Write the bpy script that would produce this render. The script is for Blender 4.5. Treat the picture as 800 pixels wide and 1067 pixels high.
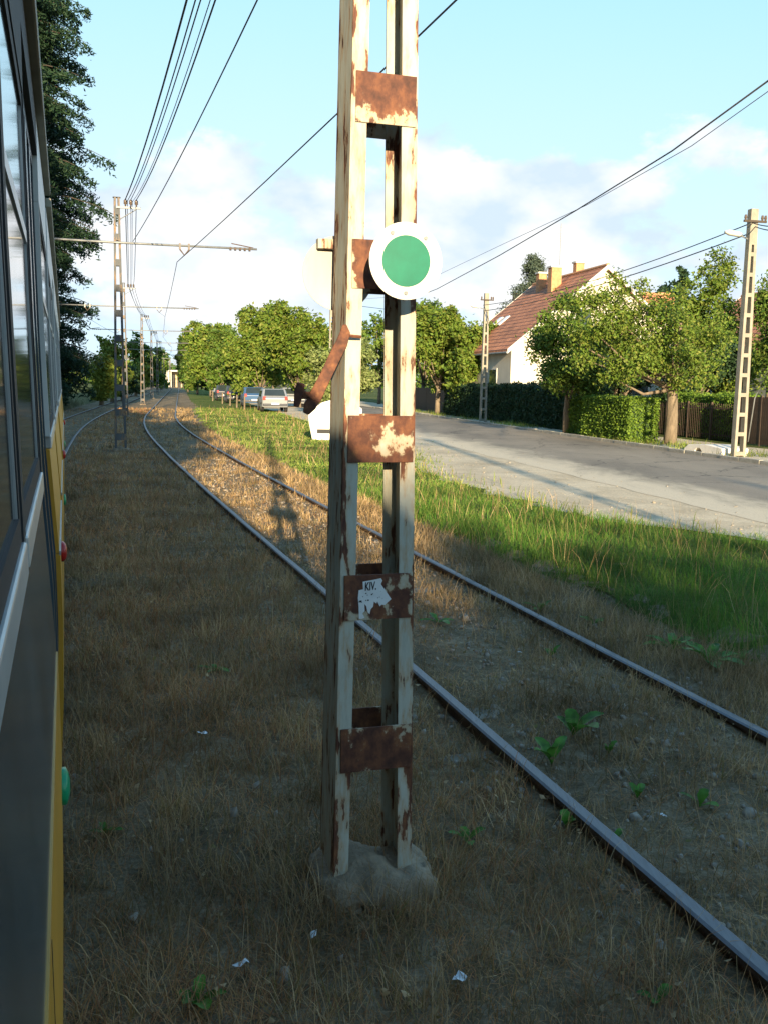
import bpy, bmesh, math, random
import numpy as np
from mathutils import Vector, Matrix, noise as mnoise

R = math.radians
for o in list(bpy.data.objects):
    bpy.data.objects.remove(o)
scene = bpy.context.scene
col = scene.collection

# ------------------------------------------------------------------ camera
CAM_H = 1.9
F_PX, PITCH, ROLL = 1037.0, R(7.4), R(1.0)
cam_data = bpy.data.cameras.new('camera')
cam_data.sensor_fit = 'VERTICAL'
cam_data.sensor_height = 24.0
cam_data.lens = 24.0 * F_PX / 1067.0
cam_data.clip_start = 0.05
cam_data.clip_end = 6000
cam = bpy.data.objects.new('camera', cam_data)
col.objects.link(cam)
cam.matrix_world = Matrix.Translation((0, 0, CAM_H)) @ Matrix.Rotation(R(90) - PITCH, 4, 'X') @ Matrix.Rotation(ROLL, 4, 'Z')
scene.camera = cam

# ------------------------------------------------------------------ sky, sun, exposure
SUN_EL = 12.2
SHADOW_DIR = Vector((-0.130, 0.9915, 0)).normalized()
world = bpy.data.worlds.new('World')
scene.world = world
world.use_nodes = True
wn, wl = world.node_tree.nodes, world.node_tree.links
wn.clear()


def wnode(t, **kw):
    n = wn.new(t)
    for k, v in kw.items():
        setattr(n, k, v)
    return n


def wmath(op, a, b=None, c=None, clamp=False):
    n = wnode('ShaderNodeMath', operation=op, use_clamp=clamp)
    for i, v in enumerate((a, b, c)):
        if v is None:
            continue
        if isinstance(v, (int, float)):
            n.inputs[i].default_value = v
        else:
            wl.new(v, n.inputs[i])
    return n.outputs[0]


sky = wnode('ShaderNodeTexSky', sky_type='NISHITA')
sky.sun_disc = False
sky.sun_elevation = R(SUN_EL)
sky.sun_rotation = math.atan2(-SHADOW_DIR.x, -SHADOW_DIR.y)
sky.air_density = 1.0
sky.dust_density = 0.15
sky.ozone_density = 1.0
tc = wnode('ShaderNodeTexCoord')
sep = wnode('ShaderNodeSeparateXYZ')
wl.new(tc.outputs['Generated'], sep.inputs[0])
# cumulus: 3D noise on the view direction, more of it low over the horizon
mp = wnode('ShaderNodeMapping')
mp.inputs['Scale'].default_value = (1.0, 1.0, 1.7)
mp.inputs['Location'].default_value = (2.2, 7.7, 3.3)
wl.new(tc.outputs['Generated'], mp.inputs[0])
nz = wnode('ShaderNodeTexNoise')
nz.inputs['Scale'].default_value = 5.2
nz.inputs['Detail'].default_value = 8.0
nz.inputs['Roughness'].default_value = 0.56
wl.new(mp.outputs[0], nz.inputs['Vector'])
cover = wnode('ShaderNodeMapRange')
cover.inputs['From Min'].default_value = 0.20
cover.inputs['From Max'].default_value = 0.33
cover.inputs['To Min'].default_value = 0.07
cover.inputs['To Max'].default_value = -0.13
wl.new(sep.outputs['Z'], cover.inputs['Value'])
dens = wmath('ADD', nz.outputs['Fac'], cover.outputs[0])
cr = wnode('ShaderNodeMapRange', interpolation_type='SMOOTHSTEP')
cr.inputs['From Min'].default_value = 0.525
cr.inputs['From Max'].default_value = 0.605
wl.new(dens, cr.inputs['Value'])
nz2 = wnode('ShaderNodeTexNoise')
nz2.inputs['Scale'].default_value = 11.0
nz2.inputs['Detail'].default_value = 5.0
wl.new(mp.outputs[0], nz2.inputs['Vector'])
ccol = wnode('ShaderNodeMix', data_type='RGBA')
ccol.inputs['A'].default_value = (3.05, 3.65, 4.35, 1)
ccol.inputs['B'].default_value = (4.75, 4.7, 4.65, 1)
shade = wnode('ShaderNodeMapRange')
shade.inputs['From Min'].default_value = 0.38
shade.inputs['From Max'].default_value = 0.62
wl.new(nz2.outputs['Fac'], shade.inputs['Value'])
wl.new(shade.outputs[0], ccol.inputs['Factor'])
tint = wnode('ShaderNodeMix', data_type='RGBA', blend_type='MULTIPLY')
tint.inputs['Factor'].default_value = 1.0
tint.inputs['B'].default_value = (1.2, 1.75, 2.15, 1)
wl.new(sky.outputs[0], tint.inputs['A'])
mixc = wnode('ShaderNodeMix', data_type='RGBA')
# the bright band over the horizon rolls off softly, as on film
sepc = wnode('ShaderNodeSeparateColor')
wl.new(tint.outputs['Result'], sepc.inputs[0])
comb = wnode('ShaderNodeCombineColor')
for i_, lim in enumerate((3.45, 4.4, 5.15)):
    c_ = sepc.outputs[i_]
    q_ = wmath('POWER', wmath('ADD', wmath('POWER', wmath('DIVIDE', c_, lim), 3.0), 1.0), 1 / 3)
    wl.new(wmath('DIVIDE', c_, q_), comb.inputs[i_])
wl.new(comb.outputs[0], mixc.inputs['A'])
wl.new(ccol.outputs['Result'], mixc.inputs['B'])
wl.new(wmath('MULTIPLY', cr.outputs[0], 0.9), mixc.inputs['Factor'])
bg = wnode('ShaderNodeBackground')
bg.inputs['Strength'].default_value = 0.090
wl.new(mixc.outputs['Result'], bg.inputs['Color'])
wo = wnode('ShaderNodeOutputWorld')
wl.new(bg.outputs[0], wo.inputs['Surface'])

sun_data = bpy.data.lights.new('sun', 'SUN')
sun_data.energy = 4.6
sun_data.angle = R(0.55)
sun_data.color = (1.0, 0.80, 0.52)
sun = bpy.data.objects.new('sun', sun_data)
col.objects.link(sun)
ld = SHADOW_DIR * math.cos(R(SUN_EL)) + Vector((0, 0, -math.sin(R(SUN_EL))))
sun.rotation_euler = ld.to_track_quat('-Z', 'Y').to_euler()
sun.location = (8, -40, 30)

scene.render.engine = 'CYCLES'
scene.cycles.max_bounces = 6
scene.cycles.diffuse_bounces = 3
scene.cycles.glossy_bounces = 3
scene.cycles.transmission_bounces = 3
scene.view_settings.view_transform = 'Standard'
scene.view_settings.look = 'None'
scene.view_settings.gamma = 1.0
scene.view_settings.use_curve_mapping = False
scene.view_settings.exposure = 1.4

# ------------------------------------------------------------------ surveying helpers


def ray(x, y):
    u, v = (x - 400) / F_PX, (y - 533.5) / F_PX
    a = u * math.cos(ROLL) + v * math.sin(ROLL)
    b = -u * math.sin(ROLL) + v * math.cos(ROLL)
    return a, math.cos(PITCH) - b * math.sin(PITCH), -math.sin(PITCH) - b * math.cos(PITCH)


def gp(x, y, h=-0.1):
    a, b, c = ray(x, y)
    t = (h - CAM_H) / c
    return Vector((a * t, b * t, h))


def at(x, y, Y):
    a, b, c = ray(x, y)
    t = Y / b
    return Vector((a * t, Y, CAM_H + c * t))


# near rail of the right-hand track, X as a function of Y
_ys = np.arange(-80, 420, 0.25)
_sl = np.interp(_ys, [-80, 14, 32, 55, 420], [-0.31, -0.31, -0.285, -0.205, -0.205])
_xs = np.concatenate([[0], np.cumsum((_sl[1:] + _sl[:-1]) / 2 * 0.25)])
_xs += 1.29 - np.interp(3.07, _ys, _xs)


def Lx(y):
    return np.interp(y, _ys, _xs)


def Ls(y):
    return np.interp(y, _ys, _sl)


def trk(y, t):
    """point at perpendicular offset t (right positive) from the near rail; the tracks draw closer together ahead"""
    s = Ls(y)
    t = np.where(np.asarray(t) < 0, t * np.interp(y, [20, 50], [1.0, 0.87]), t)
    k = 1 / np.sqrt(1 + s * s)
    return Lx(y) + t * k, y - t * k * s * 1.0


def heading(y):
    return math.atan(-float(Ls(y)))     # rotation about z that turns +Y into the track direction


ROAD_S = -0.212
ROAD_ROT = math.atan(-ROAD_S)


def FE(y):                      # far edge of the asphalt
    return 15.5 + ROAD_S * y


def NE(y):                      # near edge
    return 9.7 + ROAD_S * y


rng = np.random.default_rng(7)
random.seed(7)
RAIL_TOP = 0.0
G0 = -0.10


def fbm(x, y, sc, seed=0.0):
    return mnoise.fractal(Vector((x * sc + seed, y * sc - seed, seed * 1.7)), 1.0, 2.0, 4)


def gz(x, y):
    t = (x - float(Lx(y)))
    z = G0
    if -9 < t < 6 and -5 < y < 90:
        m = min(1, max(0, (t + 9) / 2)) * min(1, max(0, (6 - t) / 2))
        z += m * (0.032 + 0.030 * fbm(x, y, 0.9, 3.1) + 0.018 * fbm(x, y, 3.2, 8.3))
        # soil is a little lower along the rails, ditch at the edge of the green verge
        z -= 0.035 * math.exp(-((t - 2.62) / 0.22) ** 2) * 2.0
    return z


# ------------------------------------------------------------------ materials
MATS = {}


def mk(name):
    m = bpy.data.materials.new(name)
    m.use_nodes = True
    n, l = m.node_tree.nodes, m.node_tree.links
    bs = n['Principled BSDF']
    MATS[name] = m
    return m, n, l, bs


def ramp(n, stops, interp='LINEAR'):
    r = n.new('ShaderNodeValToRGB')
    r.color_ramp.interpolation = interp
    e = r.color_ramp.elements
    while len(e) < len(stops):
        e.new(0.5)
    for k, (p, c) in enumerate(stops):
        e[k].position = p
        e[k].color = (c[0], c[1], c[2], 1) if not isinstance(c, (int, float)) else (c, c, c, 1)
    return r


def tex(n, l, scale, detail=5, rough=0.55, coord='Object', stretch=None, dist=0.0):
    t = n.new('ShaderNodeTexCoord')
    z = n.new('ShaderNodeTexNoise')
    z.inputs['Scale'].default_value = scale
    z.inputs['Detail'].default_value = detail
    z.inputs['Roughness'].default_value = rough
    z.inputs['Distortion'].default_value = dist
    if stretch:
        m = n.new('ShaderNodeMapping')
        m.inputs['Scale'].default_value = stretch
        l.new(t.outputs[coord], m.inputs[0])
        l.new(m.outputs[0], z.inputs['Vector'])
    else:
        l.new(t.outputs[coord], z.inputs['Vector'])
    return z


def mix(n, l, fac, a, b, blend='MIX'):
    m = n.new('ShaderNodeMix')
    m.data_type = 'RGBA'
    m.blend_type = blend
    for k, v in (('Factor', fac), ('A', a), ('B', b)):
        if isinstance(v, (int, float)):
            m.inputs[k].default_value = v
        elif isinstance(v, tuple):
            m.inputs[k].default_value = (v[0], v[1], v[2], 1)
        else:
            l.new(v, m.inputs[k])
    return m.outputs['Result']


def bump(n, l, bs, h, strength=0.4, dist=0.02):
    b = n.new('ShaderNodeBump')
    b.inputs['Strength'].default_value = strength
    b.inputs['Distance'].default_value = dist
    l.new(h, b.inputs['Height'])
    l.new(b.outputs[0], bs.inputs['Normal'])


def simple(name, c, rough=0.6, var=0.25, scale=4.0, metal=0.0, bmp=0.0, stretch=None, spec=None, coord='Object'):
    """base colour with mottled wear"""
    m, n, l, bs = mk(name)
    z = tex(n, l, scale, 6, 0.6, stretch=stretch, coord=coord)
    lo = tuple(v * (1 - var) for v in c)
    hi = tuple(min(1, v * (1 + var)) for v in c)
    r = ramp(n, [(0.3, lo), (0.7, hi)])
    l.new(z.outputs['Fac'], r.inputs[0])
    l.new(r.outputs[0], bs.inputs['Base Color'])
    bs.inputs['Roughness'].default_value = rough
    bs.inputs['Metallic'].default_value = metal
    if spec is not None:
        bs.inputs['Specular IOR Level'].default_value = spec
    if bmp:
        z2 = tex(n, l, scale * 6, 4, 0.6, stretch=stretch, coord=coord)
        bump(n, l, bs, z2.outputs['Fac'], bmp)
    return m


def rusty(name, paint, amount, stretch=(1, 1, 1), scale=9.0, seed=0.0, edge=False):
    """flaking paint over rust"""
    m, n, l, bs = mk(name)
    t = n.new('ShaderNodeTexCoord')
    mpn = n.new('ShaderNodeMapping')
    mpn.inputs['Scale'].default_value = stretch
    mpn.inputs['Location'].default_value = (seed, seed * 0.7, seed * 1.3)
    oi = n.new('ShaderNodeObjectInfo')
    vm = n.new('ShaderNodeVectorMath')
    vm.operation = 'SCALE'
    vm.inputs[0].default_value = (17.0, 23.0, 31.0)
    l.new(oi.outputs['Random'], vm.inputs['Scale'])
    va_ = n.new('ShaderNodeVectorMath')
    va_.operation = 'ADD'
    l.new(t.outputs['Object'], va_.inputs[0])
    l.new(vm.outputs[0], va_.inputs[1])
    l.new(va_.outputs[0], mpn.inputs[0])

    def nz_(s, d=7, r=0.62):
        z = n.new('ShaderNodeTexNoise')
        z.inputs['Scale'].default_value = s
        z.inputs['Detail'].default_value = d
        z.inputs['Roughness'].default_value = r
        l.new(mpn.outputs[0], z.inputs['Vector'])
        return z
    a = nz_(scale)
    fac = a.outputs['Fac']
    if edge:        # rust creeps in from the outer corner of the tapering legs and up from the foot
        def mth(op, x, y=None, cl=False):
            q = n.new('ShaderNodeMath')
            q.operation = op
            q.use_clamp = cl
            for i_, v_ in enumerate((x, y)):
                if v_ is None:
                    continue
                if isinstance(v_, (int, float)):
                    q.inputs[i_].default_value = v_
                else:
                    l.new(v_, q.inputs[i_])
            return q.outputs[0]
        sx = n.new('ShaderNodeSeparateXYZ')
        l.new(t.outputs['Object'], sx.inputs[0])
        d_ = mth('SUBTRACT', mth('SUBTRACT', 0.1575, mth('MULTIPLY', sx.outputs['Z'], 0.01239)), mth('ABSOLUTE', sx.outputs['X']))
        dy_ = mth('SUBTRACT', mth('SUBTRACT', 0.1125, mth('MULTIPLY', sx.outputs['Z'], 0.00906 / 2)), mth('ABSOLUTE', sx.outputs['Y']))
        e1 = mth('MULTIPLY', mth('SUBTRACT', 1.0, mth('DIVIDE', mth('MAXIMUM', d_, dy_), 0.024), True), 0.10)
        e2 = mth('MULTIPLY', mth('SUBTRACT', 1.0, mth('DIVIDE', sx.outputs['Z'], 1.1), True), 0.035)
        fac = mth('ADD', fac, mth('ADD', e1, e2))
    mask = ramp(n, [(amount - 0.014, 0.0), (amount + 0.006, 0.85), (amount + 0.03, 1.0)])
    l.new(fac, mask.inputs[0])
    halo = ramp(n, [(amount - 0.13, 0.0), (amount + 0.0, 1.0)])
    l.new(fac, halo.inputs[0])
    b = nz_(scale * 2.6)
    rc = ramp(n, [(0.3, (0.05, 0.018, 0.011)), (0.46, (0.105, 0.036, 0.019)), (0.60, (0.18, 0.066, 0.028)), (0.76, (0.32, 0.14, 0.05))])
    l.new(b.outputs['Fac'], rc.inputs[0])
    c = nz_(scale * 0.7, 9, 0.7)
    pc = ramp(n, [(0.28, tuple(v * 0.55 for v in paint)), (0.45, tuple(v * 0.85 for v in paint)), (0.65, paint)])
    l.new(c.outputs['Fac'], pc.inputs[0])
    hm = n.new('ShaderNodeMath')
    hm.operation = 'MULTIPLY'
    hm.inputs[1].default_value = 0.6
    l.new(halo.outputs[0], hm.inputs[0])
    stained = mix(n, l, hm.outputs[0], pc.outputs[0], (0.42, 0.24, 0.09))
    l.new(mix(n, l, mask.outputs[0], stained, rc.outputs[0]), bs.inputs['Base Color'])
    bs.inputs['Roughness'].default_value = 0.75
    sub = n.new('ShaderNodeMath')
    sub.operation = 'SUBTRACT'
    l.new(b.outputs['Fac'], sub.inputs[0])
    l.new(mask.outputs[0], sub.inputs[1])
    bump(n, l, bs, sub.outputs[0], 0.35, 0.004)
    return m


def leafmat(name, cols, trans=0.35, rough=0.55, patch=0.0):
    """leaf colour varies from leaf to leaf; light passes through the blade"""
    m, n, l, bs = mk(name)
    g = n.new('ShaderNodeNewGeometry')
    k = len(cols)
    r = ramp(n, [(i / (k - 1), c) for i, c in enumerate(cols)])
    l.new(g.outputs['Random Per Island'], r.inputs[0])
    c = r.outputs[0]
    if patch:
        z = tex(n, l, patch, 3, 0.5)
        rr = ramp(n, [(0.32, 0.5), (0.5, 0.95), (0.68, 1.5)])
        l.new(z.outputs['Fac'], rr.inputs[0])
        c = mix(n, l, 1.0, c, rr.outputs[0], 'MULTIPLY')
    l.new(c, bs.inputs['Base Color'])
    bs.inputs['Roughness'].default_value = rough
    bs.inputs['Specular IOR Level'].default_value = 0.25
    tr = n.new('ShaderNodeBsdfTranslucent')
    l.new(c, tr.inputs['Color'])
    ms = n.new('ShaderNodeMixShader')
    ms.inputs[0].default_value = trans
    l.new(bs.outputs[0], ms.inputs[1])
    l.new(tr.outputs[0], ms.inputs[2])
    l.new(ms.outputs[0], n['Material Output'].inputs['Surface'])
    return m


# soil of the track bed: litter, dust, stones
m, n, l, bs = mk('soil')
z1 = tex(n, l, 0.8, 6, 0.6)
z2 = tex(n, l, 9, 8, 0.7)
z3 = tex(n, l, 60, 4, 0.7)
r1 = ramp(n, [(0.30, (0.14, 0.10, 0.058)), (0.5, (0.25, 0.187, 0.112)), (0.72, (0.40, 0.32, 0.215))])
l.new(z2.outputs['Fac'], r1.inputs[0])
r2 = ramp(n, [(0.35, 0.7), (0.65, 1.2)])
l.new(z1.outputs['Fac'], r2.inputs[0])
c1 = mix(n, l, 1.0, r1.outputs[0], r2.outputs[0], 'MULTIPLY')
r3 = ramp(n, [(0.3, 0.6), (0.7, 1.3)])
l.new(z3.outputs['Fac'], r3.inputs[0])
l.new(mix(n, l, 1.0, c1, r3.outputs[0], 'MULTIPLY'), bs.inputs['Base Color'])
bs.inputs['Roughness'].default_value = 0.95
bs.inputs['Specular IOR Level'].default_value = 0.1
bump(n, l, bs, z3.outputs['Fac'], 0.9, 0.02)

m, n, l, bs = mk('turf')
z1 = tex(n, l, 0.35, 6, 0.6)
z2 = tex(n, l, 14, 6, 0.7)
r1 = ramp(n, [(0.3, (0.075, 0.12, 0.02)), (0.55, (0.13, 0.165, 0.035)), (0.75, (0.21, 0.20, 0.065))])
l.new(z1.outputs['Fac'], r1.inputs[0])
r2 = ramp(n, [(0.3, 0.5), (0.7, 1.35)])
l.new(z2.outputs['Fac'], r2.inputs[0])
l.new(mix(n, l, 1.0, r1.outputs[0], r2.outputs[0], 'MULTIPLY'), bs.inputs['Base Color'])
bs.inputs['Roughness'].default_value = 0.95
bs.inputs['Specular IOR Level'].default_value = 0.1
bump(n, l, bs, z2.outputs['Fac'], 1.0, 0.08)

m, n, l, bs = mk('far_turf')
z1 = tex(n, l, 0.12, 6, 0.6)
z2 = tex(n, l, 3, 6, 0.7)
r1 = ramp(n, [(0.3, (0.06, 0.09, 0.02)), (0.55, (0.11, 0.13, 0.035)), (0.75, (0.20, 0.18, 0.07))])
l.new(z1.outputs['Fac'], r1.inputs[0])
r2 = ramp(n, [(0.3, 0.6), (0.7, 1.3)])
l.new(z2.outputs['Fac'], r2.inputs[0])
l.new(mix(n, l, 1.0, r1.outputs[0], r2.outputs[0], 'MULTIPLY'), bs.inputs['Base Color'])
bs.inputs['Roughness'].default_value = 0.95
bs.inputs['Specular IOR Level'].default_value = 0.1
bump(n, l, bs, z2.outputs['Fac'], 1.0, 0.15)

# asphalt: patched, cracked, dusty
m, n, l, bs = mk('asphalt')
z1 = tex(n, l, 0.45, 6, 0.6, stretch=(1, 0.35, 1))
z2 = tex(n, l, 40, 5, 0.7)
r1 = ramp(n, [(0.34, (0.17, 0.146, 0.113)), (0.5, (0.25, 0.212, 0.162)), (0.68, (0.32, 0.268, 0.20))])
l.new(z1.outputs['Fac'], r1.inputs[0])
r2 = ramp(n, [(0.3, 0.75), (0.7, 1.2)])
l.new(z2.outputs['Fac'], r2.inputs[0])
ca = mix(n, l, 1.0, r1.outputs[0], r2.outputs[0], 'MULTIPLY')
vo = n.new('ShaderNodeTexVoronoi')
vo.feature = 'DISTANCE_TO_EDGE'
vo.inputs['Scale'].default_value = 0.32
tcn = n.new('ShaderNodeTexCoord')
zz = tex(n, l, 1.2, 4, 0.6)
va = n.new('ShaderNodeVectorMath')
va.operation = 'ADD'
l.new(tcn.outputs['Object'], va.inputs[0])
l.new(zz.outputs['Color'], va.inputs[1])
l.new(va.outputs[0], vo.inputs['Vector'])
rk = ramp(n, [(0.0, 0.35), (0.012, 1.0)])
l.new(vo.outputs['Distance'], rk.inputs[0])
cb = mix(n, l, 1.0, ca, rk.outputs[0], 'MULTIPLY')
# sand and dust spread over the worn near edge of the carriageway
sx = n.new('ShaderNodeSeparateXYZ')
l.new(tcn.outputs['Object'], sx.inputs[0])


def rmath(op, a, b, clamp=False):
    q = n.new('ShaderNodeMath')
    q.operation = op
    q.use_clamp = clamp
    for i_, v_ in enumerate((a, b)):
        if isinstance(v_, (int, float)):
            q.inputs[i_].default_value = v_
        else:
            l.new(v_, q.inputs[i_])
    return q.outputs[0]


dist_ = rmath('SUBTRACT', rmath('ADD', sx.outputs['X'], rmath('MULTIPLY', sx.outputs['Y'], 0.212)), 9.7)
zd = tex(n, l, 0.9, 9, 0.72, stretch=(1, 0.4, 1), dist=0.5)
sm = rmath('SUBTRACT', rmath('ADD', rmath('MULTIPLY', zd.outputs['Fac'], 3.6), -1.8), rmath('SUBTRACT', dist_, 0.25))
dust = n.new('ShaderNodeMapRange')
dust.interpolation_type = 'SMOOTHSTEP'
dust.inputs['From Min'].default_value = -1.1
dust.inputs['From Max'].default_value = 0.7
l.new(sm, dust.inputs['Value'])
zs_d = tex(n, l, 30, 6, 0.7)
rs_d = ramp(n, [(0.3, (0.52, 0.44, 0.31)), (0.7, (0.72, 0.61, 0.44))])
l.new(zs_d.outputs['Fac'], rs_d.inputs[0])
l.new(mix(n, l, dust.outputs[0], cb, rs_d.outputs[0]), bs.inputs['Base Color'])
bs.inputs['Roughness'].default_value = 0.85
bump(n, l, bs, z2.outputs['Fac'], 0.5, 0.01)

m, n, l, bs = mk('sand')
z1 = tex(n, l, 0.6, 9, 0.72, dist=0.6)
z2 = tex(n, l, 30, 6, 0.7)
r1 = ramp(n, [(0.32, (0.48, 0.395, 0.27)), (0.55, (0.68, 0.575, 0.41)), (0.72, (0.76, 0.65, 0.475))])
l.new(z1.outputs['Fac'], r1.inputs[0])
r2 = ramp(n, [(0.3, 0.75), (0.7, 1.15)])
l.new(z2.outputs['Fac'], r2.inputs[0])
l.new(mix(n, l, 1.0, r1.outputs[0], r2.outputs[0], 'MULTIPLY'), bs.inputs['Base Color'])
bs.inputs['Roughness'].default_value = 0.95
bs.inputs['Specular IOR Level'].default_value = 0.1
bump(n, l, bs, z2.outputs['Fac'], 0.7, 0.02)

simple('concrete', (0.40, 0.37, 0.31), 0.9, 0.28, 5, bmp=0.5)
simple('plinth_concrete', (0.29, 0.22, 0.145), 0.95, 0.45, 7, bmp=0.9)
simple('sleeper_concrete', (0.25, 0.21, 0.155), 0.95, 0.35, 6, bmp=0.7)
simple('pole_concrete', (0.29, 0.265, 0.21), 0.85, 0.2, 4, bmp=0.3)
simple('kerb', (0.42, 0.39, 0.32), 0.9, 0.25, 5, bmp=0.4)
simple('white_stone', (0.80, 0.76, 0.68), 0.8, 0.10, 5, bmp=0.2)
simple('rail_side', (0.085, 0.050, 0.033), 0.85, 0.45, 12, bmp=0.5)
simple('rail_head', (0.18, 0.175, 0.185), 0.5, 0.15, 14, metal=0.85, stretch=(6, 0.5, 1))
rusty('pole_paint', (0.53, 0.535, 0.45), 0.605, (2.6, 2.6, 0.6), 9.0, 1.0, edge=True)
rusty('pole_plate', (0.54, 0.55, 0.46), 0.452, (1, 1, 0.75), 8.5, 5.9)
rusty('mast_paint', (0.10, 0.108, 0.115), 0.635, (2, 2, 0.5), 5.0, 2.0)
rusty('rust', (0.16, 0.06, 0.03), 0.30, (1, 1, 1), 12.0, 6.0)
simple('galvanised', (0.24, 0.25, 0.25), 0.55, 0.2, 8, metal=0.3)
simple('wire', (0.055, 0.055, 0.06), 0.6, 0.1, 3)
simple('porcelain', (0.12, 0.09, 0.07), 0.25, 0.1, 3)
simple('sign_white', (0.66, 0.655, 0.61), 0.4, 0.10, 14, stretch=(1, 1, 0.4))
simple('sign_back', (0.46, 0.45, 0.40), 0.55, 0.14, 9, stretch=(1, 1, 0.4))
simple('sign_green', (0.004, 0.155, 0.09), 0.4, 0.14, 16)
simple('paper', (0.74, 0.76, 0.76), 0.8, 0.10, 20)
simple('ink', (0.02, 0.02, 0.025), 0.8, 0.1, 20)
simple('tram_yellow', (0.58, 0.29, 0.03), 0.35, 0.10, 3)
simple('tram_cream', (0.66, 0.66, 0.62), 0.4, 0.08, 3)
simple('tram_roof', (0.30, 0.265, 0.19), 0.6, 0.2, 4)
simple('tram_navy', (0.055, 0.078, 0.092), 0.16, 0.3, 3, spec=0.7)
simple('tram_dark', (0.02, 0.021, 0.022), 0.7, 0.2, 3)
simple('rubber', (0.014, 0.014, 0.016), 0.7, 0.2, 5)
simple('aluminium', (0.50, 0.52, 0.52), 0.38, 0.12, 6, metal=0.6)
simple('kick_metal', (0.26, 0.31, 0.36), 0.34, 0.5, 5, metal=0.5, stretch=(1, 1, 0.4))
simple('glass_dark', (0.030, 0.042, 0.042), 0.06, 0.2, 1.5, spec=0.8)
simple('lamp_red', (0.40, 0.02, 0.015), 0.25, 0.1, 6)
simple('button_green', (0.01, 0.28, 0.12), 0.3, 0.1, 6)
simple('bark', (0.20, 0.155, 0.105), 0.95, 0.35, 9, bmp=0.9, stretch=(1, 1, 0.3))
simple('bark_dark', (0.07, 0.055, 0.042), 0.95, 0.35, 9, bmp=0.9, stretch=(1, 1, 0.3))
simple('wall_white', (0.60, 0.56, 0.47), 0.9, 0.08, 1.2, bmp=0.1)
simple('wall_blue', (0.52, 0.58, 0.60), 0.9, 0.08, 1.2)
simple('wall_ochre', (0.62, 0.48, 0.28), 0.9, 0.1, 1.2)
simple('brick_chimney', (0.52, 0.27, 0.13), 0.9, 0.22, 6, bmp=0.3)
simple('trim', (0.62, 0.60, 0.55), 0.7, 0.1, 3)
simple('roof_dark', (0.07, 0.055, 0.075), 0.8, 0.25, 3)
simple('fence_brown', (0.085, 0.055, 0.038), 0.7, 0.25, 5)
simple('wood_dark', (0.06, 0.045, 0.032), 0.85, 0.3, 6)
simple('car_silver', (0.30, 0.32, 0.34), 0.25, 0.04, 2, metal=0.2)
simple('car_blue', (0.05, 0.11, 0.22), 0.25, 0.05, 2)
simple('car_white', (0.36, 0.37, 0.37), 0.3, 0.04, 2)
simple('car_dark', (0.045, 0.05, 0.065), 0.25, 0.08, 2)
simple('tail_red', (0.35, 0.015, 0.01), 0.25, 0.05, 4)
simple('headlight', (0.75, 0.76, 0.76), 0.15, 0.05, 4)
simple('shoulder_stone', (0.30, 0.26, 0.20), 0.9, 0.35, 20)
simple('gravel', (0.29, 0.245, 0.19), 0.9, 0.45, 25)

# clay tile roof: courses and columns in relief
m, n, l, bs = mk('roof_tile')
t = n.new('ShaderNodeTexCoord')
br = n.new('ShaderNodeTexBrick')
br.inputs['Scale'].default_value = 1.0
br.inputs['Mortar Size'].default_value = 0.03
br.inputs['Brick Width'].default_value = 0.26
br.inputs['Row Height'].default_value = 0.36
br.inputs['Color1'].default_value = (0.66, 0.27, 0.13, 1)
br.inputs['Color2'].default_value = (0.48, 0.185, 0.09, 1)
br.inputs['Mortar'].default_value = (0.07, 0.028, 0.02, 1)
l.new(t.outputs['UV'], br.inputs['Vector'])
z1 = tex(n, l, 0.9, 6, 0.6)
r1 = ramp(n, [(0.3, 0.7), (0.7, 1.25)])
l.new(z1.outputs['Fac'], r1.inputs[0])
l.new(mix(n, l, 1.0, br.outputs['Color'], r1.outputs[0], 'MULTIPLY'), bs.inputs['Base Color'])
bs.inputs['Roughness'].default_value = 0.85
bump(n, l, bs, br.outputs['Fac'], 0.5, -0.03)

leafmat('dry_blade', [(0.256, 0.115, 0.053), (0.510, 0.233, 0.102), (0.600, 0.392, 0.188), (0.360, 0.196, 0.068), (0.600, 0.289, 0.128), (0.226, 0.158, 0.048)], 0.25, 0.75, patch=0.9)
leafmat('straw_blade', [(0.268, 0.170, 0.077), (0.428, 0.294, 0.152), (0.536, 0.376, 0.206), (0.321, 0.200, 0.087), (0.201, 0.177, 0.055)], 0.25, 0.75, patch=1.3)
leafmat('green_blade', [(0.057, 0.160, 0.020), (0.095, 0.232, 0.028), (0.158, 0.271, 0.039), (0.069, 0.180, 0.022), (0.277, 0.257, 0.077)], 0.35, 0.6, patch=0.7)
leafmat('light_blade', [(0.143, 0.230, 0.033), (0.203, 0.270, 0.050), (0.262, 0.311, 0.068), (0.333, 0.324, 0.101)], 0.35, 0.6, patch=0.4)
leafmat('pale_blade', [(0.20, 0.22, 0.12), (0.30, 0.30, 0.19), (0.16, 0.20, 0.09)], 0.3, 0.7, patch=0.4)
leafmat('leaf_lime', [(0.081, 0.152, 0.019), (0.135, 0.220, 0.027), (0.216, 0.289, 0.044), (0.108, 0.186, 0.025), (0.260, 0.280, 0.055), (0.060, 0.110, 0.020)], 0.35)
leafmat('leaf_green', [(0.054, 0.123, 0.019), (0.095, 0.172, 0.025), (0.162, 0.241, 0.037), (0.067, 0.138, 0.020), (0.190, 0.230, 0.045), (0.040, 0.080, 0.018)], 0.32)
leafmat('leaf_pale', [(0.163, 0.225, 0.062), (0.237, 0.288, 0.094), (0.312, 0.350, 0.138)], 0.35)
leafmat('leaf_yellow', [(0.188, 0.237, 0.037), (0.263, 0.300, 0.050), (0.125, 0.188, 0.025)], 0.35)
leafmat('leaf_dark', [(0.022, 0.055, 0.022), (0.035, 0.075, 0.03), (0.05, 0.09, 0.035), (0.03, 0.06, 0.03)], 0.22)
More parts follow.
